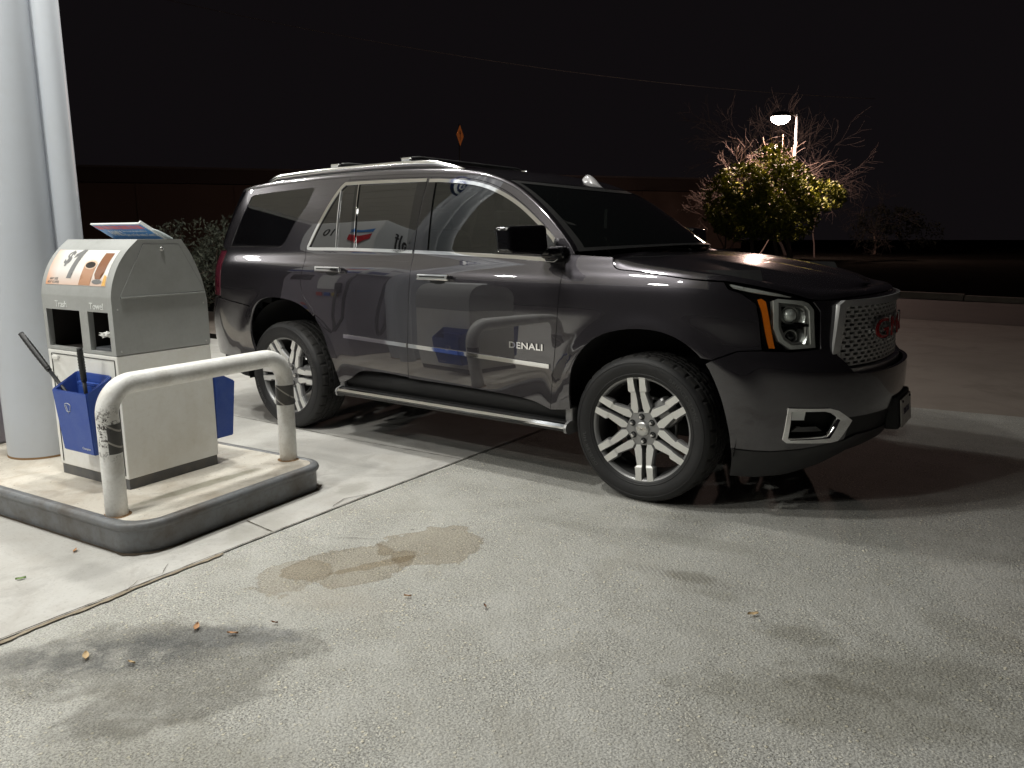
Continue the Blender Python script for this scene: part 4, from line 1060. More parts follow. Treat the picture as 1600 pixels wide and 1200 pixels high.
k.box((-.3025,-.0022,.676),(.565,.003,.0035)); k.build("door_gap",SEAMM,body)
k=MB(); k.box((-.545,-.006,.655),(.055,.010,.020),bev=.003); k.build("door_latch",WHITEB,body)
k=MB(); k.lathe([(0,-.008),(.006,-.008),(.008,-.001)],16,'Y',(-.560,0,.545)); k.build("keyhole",SATIN,body)
# hood: extruded profile, front built around the two slots
prof=cr([(.000,.700),(.000,.95),(.002,1.003),(.018,1.07),(.052,1.145),(.105,1.215),(.172,1.274)],5)+cr([(.423,1.274),(.478,1.190),(.528,1.07),(.552,.965),(.556,.90),(.556,.700)],5)
x0,x1=-W_,0.
def arcpt(d):   # walk up the front profile starting at z=.95
    return d
k=MB(); n=len(prof); Pn=[(y,z) for y,z in prof]
slots=[(-.592,-.285),(-.215,-.038)]; zs0,zs1=.716,.915
# front flat face with holes (z .70-.95)
xs_=[x0,slots[0][0],slots[0][1],slots[1][0],slots[1][1],x1]; zs_=[.700,zs0,zs1,.95]
for i in range(5):
    for j in range(3):
        if j==1 and i in (1,3): continue
        k.add([(xs_[i],0,zs_[j]),(xs_[i+1],0,zs_[j]),(xs_[i+1],0,zs_[j+1]),(xs_[i],0,zs_[j+1])],[(0,1,2,3)])
st_=[i for i,p in enumerate(Pn) if p[1]>=.949][0]
for i in range(st_,n-1):
    k.add([(x0,*Pn[i]),(x1,*Pn[i]),(x1,*Pn[i+1]),(x0,*Pn[i+1])],[(0,1,2,3)],0,False)
for xx in (x0,x1): k.add([(xx,y,z) for y,z in Pn],[tuple(range(n))])
for (a,b2) in slots: # slot reveals
    k.add([(a,0,zs0),(b2,0,zs0),(b2,.03,zs0),(a,.03,zs0)],[(0,1,2,3)]); k.add([(a,0,zs1),(b2,0,zs1),(b2,.03,zs1),(a,.03,zs1)],[(0,1,2,3)])
    for xx in (a,b2): k.add([(xx,0,zs0),(xx,.03,zs0),(xx,.03,zs1),(xx,0,zs1)],[(0,1,2,3)])
hood=k.build("bin_hood",GREYP,bin_,fix=False)
k=MB(); k.box((-W_/2,D_/2+.03,.83),(W_-.02,D_-.09,.24))
k=MB()
for (a,b2) in slots:  # dark chambers behind
    a-=.01;b2+=.01
    k.add([(a,.031,zs0-.01),(b2,.031,zs0-.01),(b2,.34,zs0-.01),(a,.34,zs0-.01),(a,.031,zs1+.02),(b2,.031,zs1+.02),(b2,.34,zs1+.02),(a,.34,zs1+.02)],[(0,1,2,3),(4,5,6,7),(0,3,7,4),(1,2,6,5),(3,2,6,7)])
k.build("bin_chamber",mat("bin_interior",(.025,.02,.018),.7),hood,fix=False)
# crumpled paper in the towel slot, dust on the sill
k=MB(); bm=bmesh.new(); bmesh.ops.create_icosphere(bm,subdivisions=3,radius=.030)
for q in bm.verts: q.co*= .55+.8*abs(math.sin(q.co.x*160+1)*math.cos(q.co.y*140)*math.sin(q.co.z*170+2)); q.co.z*=.6; q.co.x*=1.2
k.add([(q.co.x-.070,q.co.y+.004,q.co.z+.805) for q in bm.verts],[tuple(q.index for q in f.verts) for f in bm.faces]); bm.free()
tw=k.build("paper_towel",mat("paper",(.75,.75,.73),.8)); tw.location=BC; tw.rotation_euler=(0,0,math.radians(4.5)); tag(tw,"crumpled white paper towel sticking out of the towel slot","paper towel")
k=MB(); k.box((-.127,.10,.722),(.17,.16,.020),bev=.008); tb=k.build("towel_bag",mat("film",(.10,.105,.115),.3)); tb.location=BC; tb.rotation_euler=(0,0,math.radians(4.5)); tag(tb,"shiny grey plastic lying on the floor of the towel slot","plastic bag")
k=None
for (yy,zz_) in ((.03,.72),(.53,.72),(.03,.93),(.53,.93)):
    k=MB(); k.lathe([(0,.0025),(.004,.0022),(.005,.0005)],12,'X',(0,yy,zz_)); k.build("screw_head",SATIN,hood)
# side lid
lid=[(.197,1.250),(.402,1.248),(.538,1.005),(.538,.995),(.050,.987),(.050,.996)]
k=MB(); k.prism(lid,.0005,.0035,lambda y,z,t:(t,y,z)); ld=k.build("side_lid",GREYP,hood)
k=MB()
for p,q in ((lid[0],lid[1]),(lid[1],lid[2]),(lid[4],lid[0]),(lid[3],lid[4])):
    a_=Vector((.0018,p[0],p[1])); b_=Vector((.0018,q[0],q[1])); k.tube([a_,b_],.0018,6)
k.build("lid_gap",SEAMM,ld)
k=MB(); k.box((.006,.294,.988),(.008,.488,.006),bev=.002); k.build("lid_lip",GREYP,ld)
k=MB(); k.lathe([(0,.010),(.009,.010),(.011,.003)],20,'X',(0,.300,1.225)); k.build("lid_lock",SATIN,ld)
WHT=mat("white_print",(.80,.82,.80),.5)
for s_,xx in (("Trash",-.445),("Towel",-.130)):
    text_mesh("slot_lettering",s_,.047,WHT,hood,lambda x,y,z,xx=xx:(xx+x,-.0012-z,.9425+y),extrude=.0006,sx=1.0)
# poster wrapped on the curved front
front=[p for p in Pn[:n//2] if p[1]>=.95]; fl=[0]
for a_,b2 in zip(front[:-1],front[1:]): fl.append(fl[-1]+math.hypot(b2[0]-a_[0],b2[1]-a_[1]))
def arc_xf(x,d,t):   # d = distance up the curve from z=.95
    y=np.interp(d,fl,[p[0] for p in front]); z=np.interp(d,fl,[p[1] for p in front]); e=.004
    y2=np.interp(d+e,fl,[p[0] for p in front]); z2=np.interp(d+e,fl,[p[1] for p in front]); ty,tz=y2-y,z2-z; l=math.hypot(ty,tz)+1e-9
    return (x,float(y-tz/l*t),float(z+ty/l*t))
POST=mat("poster_print",(.8,.8,.8),.25,0,Coat_Weight=.6)
pv=nd(POST,'ShaderNodeUVMap') if False else coords(POST); sx=nd(POST,'ShaderNodeSeparateXYZ'); lk(POST,pv,sx.inputs[0])
gl=mth(POST,'ADD', ramp(POST,mth(POST,'MULTIPLY',sx.outputs[0],-1.),[(.50,0.),(.60,.65)]), ramp(POST,mth(POST,'SUBTRACT',sx.outputs[2],1.0),[(.03,.55),(.12,0.)]),clamp=True)
lk(POST,mixc(POST,gl,(.84,.83,.80),(.86,.42,.22)),bsdf(POST).inputs['Base Color'])
d0,d1=.095,fl[-1]-.030
def patch(name,poly,t,m,par,step=.02):
    P=refine(poly,step); A_=np.array(P); lo,hi=A_.min(0),A_.max(0); gx,gz=np.meshgrid(np.arange(lo[0]+step/2,hi[0],step),np.arange(lo[1]+step/2,hi[1],step)); g=np.stack([gx.ravel(),gz.ravel()],1)
    g=g[inside(g,P)&(bdist(g,P)>step*.4)] if len(g) else g
    pts=[Vector(p) for p in P]+[Vector(tuple(p)) for p in g]
    vo,_,fo,_,_,_=delaunay_2d_cdt(pts,[(i,(i+1)%len(P)) for i in range(len(P))],[],0,1e-6)
    V=np.array([tuple(p) for p in vo]); Fc=[f for f in fo if inside(V[list(f)].mean(0)[None],P)[0]]
    return meshobj(name,[arc_xf(x,d,t) for x,d in V],Fc,m,par,smooth=True)
poster=patch("poster",[(-.585,d0),(-.050,d0),(-.050,d1),(-.585,d1)],.0015,POST,hood)
INK=mat("grey_ink",(.20,.20,.20),.4); BRN=mat("coffee_brown",(.26,.11,.05),.4); TAN=mat("cup_tan",(.50,.27,.16),.4); BLKI=mat("black_ink",(.02,.015,.012),.3); CREAM=mat("cup_rim",(.75,.55,.40),.4)
text_mesh("price_lettering","$",.110,INK,poster,lambda x,y,z:arc_xf(-.445+x+y*.2,d0+.150+y,.0025+z),extrude=.0004,offset=.003,cuts=.01)
pass
PATCHNUM=lambda: patch("price_numeral",[(-.405+a*1.0,d0+.035+b_) for a,b_ in [(0,0),(.040,0),(.078,.170),(.048,.170),(.004,.138),(.000,.112),(.030,.128)]],.0028,INK,poster,.012)
for yy,s_ in ((.030,"ANY SIZE"),(.012,"HOT COFFEE")): text_mesh("small_print",s_,.018,INK,poster,lambda x,y,z,yy=yy:arc_xf(-.515+x,d0+yy+y,.0025+z),extrude=.0003)
patch("printed_cup",[(-.285,d0+.003),(-.185,d0+.003),(-.170,d0+.110),(-.275,d0+.110)],.0025,TAN,poster)
el=lambda cx_,cy_,rx,ry:[(cx_+rx*math.cos(t),cy_+ry*math.sin(t)) for t in np.linspace(0,2*PI,21)[:-1]]
patch("printed_cup",el(-.222,d0+.112,.053,.026),.0030,CREAM,poster,.01); patch("printed_coffee",el(-.224,d0+.110,.042,.018),.0035,BLKI,poster,.01)
patch("printed_cup",[(-.165,d0+.06),(-.150,d0+.035),(-.105,d0+.035),(-.085,d0+.07),(-.075,d1-.020),(-.150,d1-.020)],.0025,BRN,poster)
patch("printed_saucer",el(-.130,d0+.022,.042,.012),.0030,INK,poster,.01)
patch("printed_cup",[(-.085,d0+.003),(-.055,d0+.003),(-.055,d0+.05),(-.075,d0+.06)],.0030,mat("orange_print",(.85,.50,.15),.4),poster)

# leaflet board on top of the bin
BLUE=mat("blue_print",(.035,.16,.50),.35); LBLUE=mat("mid_blue_print",(.06,.26,.62),.35); PINK=mat("red_print",(.62,.16,.20),.4); WHB=mat("white_board",(.74,.76,.76),.5)
PATCHNUM()
bd=empty("leaflet_board",BC+Vector((0,0,1.2745)),math.radians(4.5),"blue leaflet board with white lettering leaning on top of the bin","sign board")
yb,yt,zt=.38,.275,.080
def bxf(x,y,z):  # x along, y up the slope 0..1, z outwards
    n_=Vector((0,-(zt),-(yb-yt)*1.)).normalized(); return (x*.88-.028-.045*y, yb+(yt-yb)*y+n_.y*z, .0+zt*y+n_.z*z)
k=MB(); k.prism([(-.565,0),(-.050,0),(-.050,1),(-.565,1)],-.008,0,lambda x,y,z:bxf(x,y,z)); k.build("board",WHB,bd)
k=MB(); k.prism([(-.560,.02),(-.066,.02),(-.066,.93),(-.560,.93)],.0004,.0012,lambda x,y,z:bxf(x,y,z)); fc=k.build("blue_face",LBLUE,bd)
k=MB()
for a_,b2 in ((-.545,-.475),(-.465,-.405),(-.395,-.315),(-.305,-.205),(-.195,-.150),(-.140,-.080)): k.prism([(a_,.68),(b2,.68),(b2-.01,.90),(a_-.01,.90)],.0013,.002,lambda x,y,z:bxf(x,y,z))
k.build("red_band",PINK,fc)
text_mesh("board_lettering","FAMILY",.11,WHB,fc,lambda x,y,z:bxf(-.425+x,.40+y*4.2,.0014+z),extrude=.0004,offset=.003,sx=.36)
text_mesh("board_lettering","Give us your fuel points and let us",.05,WHB,fc,lambda x,y,z:bxf(-.225+x,.54+y*3.6,.0014+z),extrude=.0003,sx=.34)
text_mesh("board_lettering","Save on Fuel weeks. Count Up.",.07,WHB,fc,lambda x,y,z:bxf(-.205+x,.29+y*3.4,.0014+z),extrude=.0003,offset=.0015,sx=.36)
k=MB(); k.prism([(-.050,0),(-.036,0),(-.036,1.08),(-.050,1.08)],-.010,.004,lambda x,y,z:bxf(x,y,z)); k.build("board_edge",WHB,bd)
k=MB(); k.prism([(.015*0-.036,0)]+[(-.036+.055*math.sin(t),.62*math.cos(t)) for t in np.linspace(.05,PI/2,10)],-.006,-.002,lambda x,y,z:bxf(x,y,z)); k.build("round_tag",mat("tag_grey",(.5,.55,.56),.5),bd)

# ---- squeegee buckets
BLUEP=worn("blue_bucket_plastic",(.020,.070,.36),(.10,.16,.42),.38,.45,10,bmp=.06)
def bucket(loc, rz, label, cat="bucket", group="squeegee buckets hung on the bin"):
    o=empty("squeegee_bucket",loc,rz,label,cat,group)
    # local: back wall on y=0, opens upward, front at y=-.14
    w0,w1=.135,.152; f0,f1=-.118,-.140; zt_f,zt_b,zb_=.322,.395,0.
    k=MB(); t=.008
    def ring(wt,fd,zf,zbk,ins): return [(-wt+ins,-ins if ins else 0,zbk),(wt-ins,-ins if ins else 0,zbk),(wt-ins,fd+ins,zf),(-wt+ins,fd+ins,zf)]
    outer_b=ring(w0,f0,0,0,0); outer_t=ring(w1,f1,zt_f,zt_b,0); inner_t=ring(w1,f1,zt_f,zt_b,t); inner_b=ring(w0,f0,.03,.03,t)
    V=outer_b+outer_t+inner_t+inner_b; f=[(0,1,2,3)]
    for a_ in (0,4,8): f+=[(a_+i,a_+(i+1)%4,a_+4+(i+1)%4,a_+4+i) for i in range(4)]
    f.append((12,13,14,15)); k.add(V,f); bo=k.build("bucket_body",BLUEP,o)
    bm=bmesh.new(); bm.from_mesh(bo.data); bmesh.ops.bevel(bm,geom=bm.edges[:],offset=.005,segments=2,affect='EDGES'); bm.to_mesh(bo.data); bm.free()
    k=MB(); k.box((.02,-.032,.345),(.22,.02,.012)); k.box((.02,-.050,.30),(.16,.006,.07)); k.build("towel_bar",BLUEP,o)
    def fx(x,y,z): return (x,f0+(f1-f0)*(y/.322)-.0008-z,y)
    k=MB(); c0=(-.030,.245)
    arc_=[(c0[0]+.026*math.cos(t),c0[1]+.013*math.sin(t)) for t in np.linspace(.15,PI-.15,12)]
    gl_=arc_+[(c0[0]-.015,c0[1]-.030),(c0[0]+.015,c0[1]-.030)]
    P=[Vector(fx(x,y,.0008)) for x,y in gl_]; k.tube(P,.0013,6,closed=True)
    k.tube([Vector(fx(c0[0],c0[1]-.042,.0008)),Vector(fx(c0[0]-.003,c0[1]-.030,.0008)),Vector(fx(c0[0]-.014,c0[1]+.004,.0008))],.0013,6); k.build("wiper_emblem",WHT,o)
    text_mesh("maker_lettering","Champion",.017,WHT,o,lambda x,y,z:fx(.075+x,.030+y,.0008+z),extrude=.0004)
    return o
rot_=math.radians(4.5)
def binloc(x,y,z): 
    return Vector((BC.x+x*math.cos(rot_)-y*math.sin(rot_), BC.y+x*math.sin(rot_)+y*math.cos(rot_), BC.z+z))
bucket(binloc(-.210,-.002,.203),rot_,"blue squeegee bucket with two black handles on the bin's front")
bucket(binloc(-.145,D_+.002,.205-.06),rot_+PI,"blue bucket partly hidden on the back of the bin")
HAND=mat("black_grip",(.012,.012,.013),.45)
def squeegee(p0,p1,label):
    p0=Vector(p0); p1=Vector(p1); d=(p1-p0); o=empty("squeegee",p0,0,label,"squeegee","squeegees standing in the front bucket")
    k=MB(); L_=d.length; n_=d.normalized(); k.tube([Vector((0,0,0)),n_*(L_*.55)],.0095,12); k.tube([n_*(L_*.53),n_*(L_*.545),n_*(L_*.56)],[.013,.0135,.013],12); k.build("handle",HAND,o)
    k=MB(); ts=np.linspace(.55,1,24); k.tube([n_*(L_*t) for t in ts],[.0125+.0018*(i%2)+.002*math.sin(PI*(t-.55)/.45) for i,t in enumerate(ts)],14); k.build("grip",HAND,o)
    k=MB(); k.box((0,0,0),(.12,.02,.025),bev=.005); k.build("squeegee_head",HAND,o); return o
squeegee(binloc(-.225,-.075,.40),binloc(-.625,-.125,.790),"black squeegee handle leaning far out to the left")
squeegee(binloc(-.165,-.075,.38),binloc(-.135,-.105,.745),"short black squeegee handle standing upright in the blue bucket")

# ---- canopy column with side pipe
COLP=worn("pale_column_paint",(.50,.53,.575),(.42,.42,.40),.36,.18,3,bmp=.03)
cl=empty("canopy_column",(-3.19,-2.63,.1515),0,"tall pale grey round canopy column rising behind the bin","column")
k=MB(); k.lathe([(.19,0),(.19,4.45)],72,'Z'); k.build("column_shaft",COLP,cl,fix=False)
k=MB(); k.lathe([(.075,0),(.075,4.45)],36,'Z',(.153,.207,0)); k.build("side_pipe",COLP,cl,fix=False)
k=MB(); 
k.prism([(.092,.112),(.153,.156),(.105,.226),(.044,.182)],0,4.45)
k.build("cover_strip",COLP,cl,fix=False)
k=MB(); k.lathe([(.193,0),(.1925,.004),(.19,.012)],72,'Z'); k.build("base_ring",RUST,cl)
k=MB(); 
for (a_,h) in ((-1.35,2.58),(-1.30,2.575)): k.tube([(.191*math.cos(a_),.191*math.sin(a_),h),(.1915*math.cos(a_+.06),.1915*math.sin(a_+.06),h-.004)],.0012,5)
k.build("scratch_mark",SEAMM,cl)
# round pump-number flag on the column
NAVY=mat("navy_sign",(.012,.04,.22),.3); SIGNW=mat("sign_white",(.80,.82,.82),.35)
fl_=empty("number_flag",(-3.10,-2.36,3.27),math.radians(95),"round navy pump number flag fixed to the column","sign")
k=MB(); k.lathe([(0,-.012),(.17,-.012),(.17,.012),(0,.012)],40,'Y'); k.box((-.1,0,-.12),(.14,.02,.10)); k.build("flag_disc",NAVY,fl_)
k=MB(); k.lathe([(.10,-.0135),(.145,-.0135)],40,'Y'); k.lathe([(.10,.0135),(.145,.0135)],40,'Y'); k.build("flag_ring",SIGNW,fl_,fix=False)
text_mesh("flag_lettering","10",.15,SIGNW,fl_,lambda x,y,z:(x,-.0135-z,y),extrude=.001,offset=.003); text_mesh("flag_lettering","10",.15,SIGNW,fl_,lambda x,y,z:(-x,.0135+z,y),extrude=.001,offset=.003)

# ---- fuel dispenser behind the column
PUMPG=worn("dispenser_panel",(.30,.28,.33),(.2,.19,.2),.4,.2,4); 
pm=empty("fuel_pump",(-4.12,-2.62,.1515),math.radians(4.5),"tall fuel dispenser standing on the island behind the column","fuel pump")
k=MB(); k.box((0,0,.80),(1.02,.56,1.60),bev=.02); bo=k.build("pump_cabinet",PUMPG,pm)
k=MB(); k.box((0,0,1.95),(1.16,.62,.70),bev=.012); hd=k.build("pump_header",SIGNW,pm)
k=MB(); k.box((0,.3125,1.69),(1.12,.004,.13)); k.box((0,-.3125,1.69),(1.12,.004,.13)); k.box((.5825,.12,1.74),(.004,.24,.20)); k.build("blue_band",NAVY,hd)
text_mesh("header_lettering","10",.20,BLKI,hd,lambda x,y,z:(-.18-x,.3125+z,2.08+y),extrude=.001,offset=.002)
text_mesh("header_lettering","TECHRON",.06,SIGNW,hd,lambda x,y,z:(.0-x,.3155+z,1.69+y),extrude=.001)
text_mesh("header_lettering","Self",.20,BLKI,hd,lambda x,y,z:(.5825+z,x-.05,2.05+y),extrude=.001,offset=.002)
k=MB(); k.prism([(.16,2.06),(.50,2.06),(.50,2.13),(.33,2.10),(.16,2.13)],.313,.316,lambda x,y,z:(x,z,y)); k.build("chevron_stripe",mat("stripe_blue",(.05,.25,.65),.3),hd)
k=MB(); k.prism([(.16,1.95),(.33,1.91),(.50,1.95),(.50,2.03),(.33,1.99),(.16,2.03)],.313,.316,lambda x,y,z:(x,z,y)); k.build("chevron_stripe",mat("stripe_red",(.62,.02,.03),.3),hd)
for sy in (1,-1):
    k=MB(); k.box((-.22,sy*.283,1.30),(.34,.008,.26),bev=.003); k.build("display_screen",GLOSSBLK,bo)
    k=MB(); k.box((.22,sy*.283,1.20),(.28,.008,.46),bev=.003); k.build("keypad_panel",SIGNW,bo)
    for i,xx in enumerate((.12,.24,.36)): k=MB(); k.box((xx,sy*.290,.85),(.09,.012,.09),bev=.01); k.build("grade_button",mat("grade",((.5,.05,.04),(.03,.1,.4),(.5,.4,.05))[i],.4),bo)
    k=MB(); hp=[(.54,sy*.30,1.55),(.66,sy*.36,1.45),(.70,sy*.42,1.0),(.62,sy*.42,.55),(.48,sy*.40,.42),(.40,sy*.36,.55),(.42,sy*.31,.95)]
    k.tube([Vector((*p,)) for p in [tuple(q) for q in cr([(p[0],p[1]) for p in hp],5)] and []] or [Vector(p) for p in hp],.016,10); k.build("fuel_hose",RUBBER,pm)
    k=MB(); k.box((.42,sy*.30,1.00),(.07,.05,.20),bev=.015); k.build("fuel_nozzle",BLK,pm)
# long drooping hose seen at the edge of the picture
k=MB(); hp3=[Vector((.50,-.20,1.75)),Vector((.62,-.10,1.30)),Vector((.66,-.02,.80)),Vector((.62,.02,.48)),Vector((.55,-.06,.33)),Vector((.52,-.18,.45)),Vector((.515,-.24,.8))]
def cr3(P,n=8):
    out=[]
    for i in range(len(P)-1):
        p0=P[i-1] if i else P[0]; p1=P[i]; p2=P[i+1]; p3=P[i+2] if i+2<len(P) else P[-1]
        for j in range(n):
            t=j/n; out.append(.5*((2*p1)+(-p0+p2)*t+(2*p0-5*p1+4*p2-p3)*t*t+(-p0+3*p1-3*p2+p3)*t**3))
    return out+[P[-1]]
k.tube(cr3(hp3),.018,10); k.build("fuel_hose",RUBBER,pm)

# ---- canopy with luminaires
DECK=mat("canopy_deck_paint",(.80,.78,.72),.5); dv=coords(DECK); dsx=nd(DECK,'ShaderNodeSeparateXYZ'); lk(DECK,dv,dsx.inputs[0])
can=empty("canopy",(0,0,4.6),math.radians(3),"flat white forecourt canopy with ribbed underside","canopy")
CX0,CX1,CY0,CY1=-9.6,-.2,-10.5,1.0
k=MB(); V=[];ny=int((CY1-CY0)/.30)
ys=[]
for i in range(ny): y=CY0+i*.30; ys+= [(y,0),(y+.282,0),(y+.284,.010),(y+.298,.010)]
V=[(x,y,z) for x in (CX0,CX1) for y,z in ys]; k.add(V,grid_faces(2,len(ys))); k.build("deck",DECK,can,fix=False)
k=MB(); 
for a_,b2,c_,d_ in ((CX0,CX1,CY0,CY0),(CX0,CX1,CY1-.25,CY1-.25),): k.box(((a_+b2)/2,c_-.05,.35),(b2-a_+.2,.1,.9))
for xx in (CX0-.05,CX1+.05): k.box((xx,(CY0+CY1)/2-.12,.35),(.1,CY1-CY0+.1,.9))
k.box(((CX0+CX1)/2,(CY0+CY1)/2,.80),(CX1-CX0,CY1-CY0,.04)); k.build("fascia",SIGNW,can)
LM=mat("luminaire_lens",(.0,.0,.0),.5); bsdf(LM).inputs['Emission Color'].default_value=(1.,.99,.935,1); bsdf(LM).inputs['Emission Strength'].default_value=LAMP
LF=mat("luminaire_frame",(.6,.6,.58),.4)
LIGHTS=[(-1.65,-2.9),(-2.5,-4.9),(-2.9,-1.25),(-6.4,-1.25),(-3.7,.45),(-7.3,.45),(-2.2,-6.9),(-5.8,-6.9),(-8.6,-6.9),(-8.8,-3.2),(-4.0,-9.2)]
proto=None
for i,(x,y) in enumerate(LIGHTS):
    if proto is None:
        o=empty("canopy_light",(x,y,4.57),0,"square white canopy luminaire",'light',"square luminaires under the canopy")
        k=MB(); k.box((0,0,.03),(.50,.50,.05),bev=.008); fr=k.build("luminaire_frame",LF,o)
        k=MB(); k.add([(-.14,-.14,-.001),(.14,-.14,-.001),(.14,.14,-.001),(-.14,.14,-.001)],[(0,3,2,1)]); ln_=k.build("luminaire_lens",LM,o,fix=False); proto=(o,fr,ln_)
    else:
        o=proto[0].copy(); COL.objects.link(o); o.location=(x,y,4.57)
        for ch in proto[1:]: q=ch.copy(); COL.objects.link(q); q.parent=o
        o["label"]="square white canopy luminaire"

# ================================================================== background
def place(depth, lat): # metres along and across the parking row's view
    return (CX-.5803*depth+.8144*lat, CY+.8144*depth+.5803*lat)
WALLM=worn("brown_wall_render",(.115,.08,.062),(.085,.06,.046),.9,.3,.2); BANDM=mat("dark_fascia_band",(.05,.035,.03),.8); EAVE=mat("eave_strip",(.09,.08,.075),.9)
p0=Vector((*place(49,-33),0)); p1=Vector((*place(65,19),0)); d=(p1-p0); L_=d.length; bl=empty("long_building",p0,math.atan2(d.y,d.x),"long low dark building with brown wall running behind the parking lot","building")
k=MB(); k.box((L_/2,3,2.45),(L_,6,4.9)); k.build("wall",WALLM,bl)
k=MB(); k.box((L_/2,2.8,5.35),(L_+.6,6.8,.9)); k.build("roof_band",BANDM,bl)
k=MB(); k.box((L_/2,2.75,5.86),(L_+.8,7.0,.12)); k.build("roof_edge",EAVE,bl)
k=MB()
for i in range(9):
    k=MB(); k.box((3+i*L_/9,-.02,2.45),(.10,.05,4.9)); k.build("pilaster",WALLM,bl)
# street lamp
lx,ly=place(35,12.38); lamp=empty("street_lamp",(lx,ly,.38),0,"lit street lamp on a thin grey pole above the trees","street lamp")
hx,hy=place(35,11.66); hz=6.42-.38
k=MB(); k.tube([(0,0,0),(0,0,hz+.15)],[.085,.055],12); k.build("lamp_pole",worn("galvanised",(.16,.16,.16),(.1,.1,.1),.6),lamp)
hv=Vector((hx-lx,hy-ly,0)); 
k=MB(); k.tube([(0,0,hz+.05),tuple(hv*.4+Vector((0,0,hz+.22))),tuple(hv+Vector((0,0,hz+.16)))],.035,10); k.build("lamp_arm",BLK,lamp)
k=MB(); bm=bmesh.new(); bmesh.ops.create_uvsphere(bm,u_segments=20,v_segments=10,radius=.43)
k.add([(q.co.x+hv.x,q.co.y+hv.y,max(q.co.z,0)*.55+hz+.05) for q in bm.verts],[tuple(q.index for q in f.verts) for f in bm.faces],0,True); bm.free(); k.build("lamp_head",BLK,lamp)
GL=mat("sodium_glow",(0,0,0)); bsdf(GL).inputs['Emission Color'].default_value=(1,.80,.68,1); bsdf(GL).inputs['Emission Strength'].default_value=90.
k=MB(); bm=bmesh.new(); bmesh.ops.create_uvsphere(bm,u_segments=20,v_segments=10,radius=.40)
k.add([(q.co.x+hv.x,q.co.y+hv.y,min(q.co.z,0)*.75+hz+.04) for q in bm.verts],[tuple(q.index for q in f.verts) for f in bm.faces],0,True); bm.free(); k.build("lamp_bulb",GL,lamp)
sl=bpy.data.lights.new("street_light",'POINT'); sl.energy=STREET; sl.color=(1.,.66,.55); sl.shadow_soft_size=.18
so=bpy.data.objects.new("street_light",sl); COL.objects.link(so); so.parent=lamp; so.location=(hv.x,hv.y,hz-.32)

# trees
LEAF=mat("glossy_leaf",(.085,.12,.022),.5); bsdf(LEAF).inputs["Specular IOR Level"].default_value=.25; lv=nd(LEAF,'ShaderNodeNewGeometry'); 
lk(LEAF,ramp(LEAF,lv.outputs['Random Per Island'],[(0,(.10,.12,.02)),(.5,(.20,.24,.035)),(1,(.42,.42,.05))]),bsdf(LEAF).inputs['Base Color'])
LEAFG=mat("grey_green_leaf",(.05,.055,.04),.7); lv=nd(LEAFG,'ShaderNodeNewGeometry'); 
lk(LEAFG,ramp(LEAFG,lv.outputs['Random Per Island'],[(0,(.020,.024,.016)),(1,(.065,.07,.048))]),bsdf(LEAFG).inputs['Base Color'])
BARK=worn("bark",(.16,.115,.09),(.09,.06,.05),.9,.5,6); DIMTW=mat("unlit_twig",(.03,.023,.02),.95); TWIG=mat("pale_twig",(.17,.125,.105),.9)  # DIMTW is a darker twig copy: missing lamp light put into the colour
def leaves(blobs, n, size, rnd):
    V=[];Fc=[]
    wts=np.array([b_[3]*b_[4]*b_[5] for b_ in blobs]); wts/=wts.sum()
    for i in rnd.choice(len(blobs),n,p=wts):
        cx_,cy_,cz_,rx,ry,rz=blobs[i]; d=rnd.normal(size=3); d/=np.linalg.norm(d); r=.55+.5*rnd.random()**.7
        c=np.array([cx_+d[0]*rx*r,cy_+d[1]*ry*r,cz_+d[2]*rz*r]); 
        if math.sin(c[0]*5.1+c[2]*3.3)+math.sin(c[1]*4.7-c[2]*6.1)+.6*math.sin(c[0]*11+c[2]*9)<-.55: continue
        a=rnd.normal(size=3); a/=np.linalg.norm(a); b_=np.cross(a,rnd.normal(size=3)); b_/=np.linalg.norm(b_)+1e-9; s=size*(.6+.8*rnd.random()); k0=len(V)
        nn=np.cross(a,b_)*s*.12
        V+=[c-a*s,c-b_*s*.38+nn,c+a*s,c+b_*s*.38+nn]; Fc.append((k0,k0+1,k0+2,k0+3))
    return V,Fc
def branches(start, direction, length, radius, depth, rnd, k, spread=.55, nchild=3, gravity=0., seg=4, minr=.006):
    pts=[np.array(start,float)]; d=np.array(direction,float); d/=np.linalg.norm(d)
    for i in range(seg):
        d=d+rnd.normal(size=3)*.16; d[2]+=gravity; d/=np.linalg.norm(d); pts.append(pts[-1]+d*length/seg)
    rs=[max(minr,radius*(1-.55*i/seg)) for i in range(seg+1)]
    k.tube([tuple(p) for p in pts],rs,6 if depth>2 else 3,cap=False)
    if depth<=0: return
    for c in range(nchild):
        i=rnd.integers(max(1,seg-2),seg+1) if c else seg
        nd_=d+rnd.normal(size=3)*spread; nd_/=np.linalg.norm(nd_)
        branches(pts[i],nd_,length*(.62+.25*rnd.random()),rs[i]*.72,depth-1,rnd,k,spread,nchild,gravity,seg,minr)
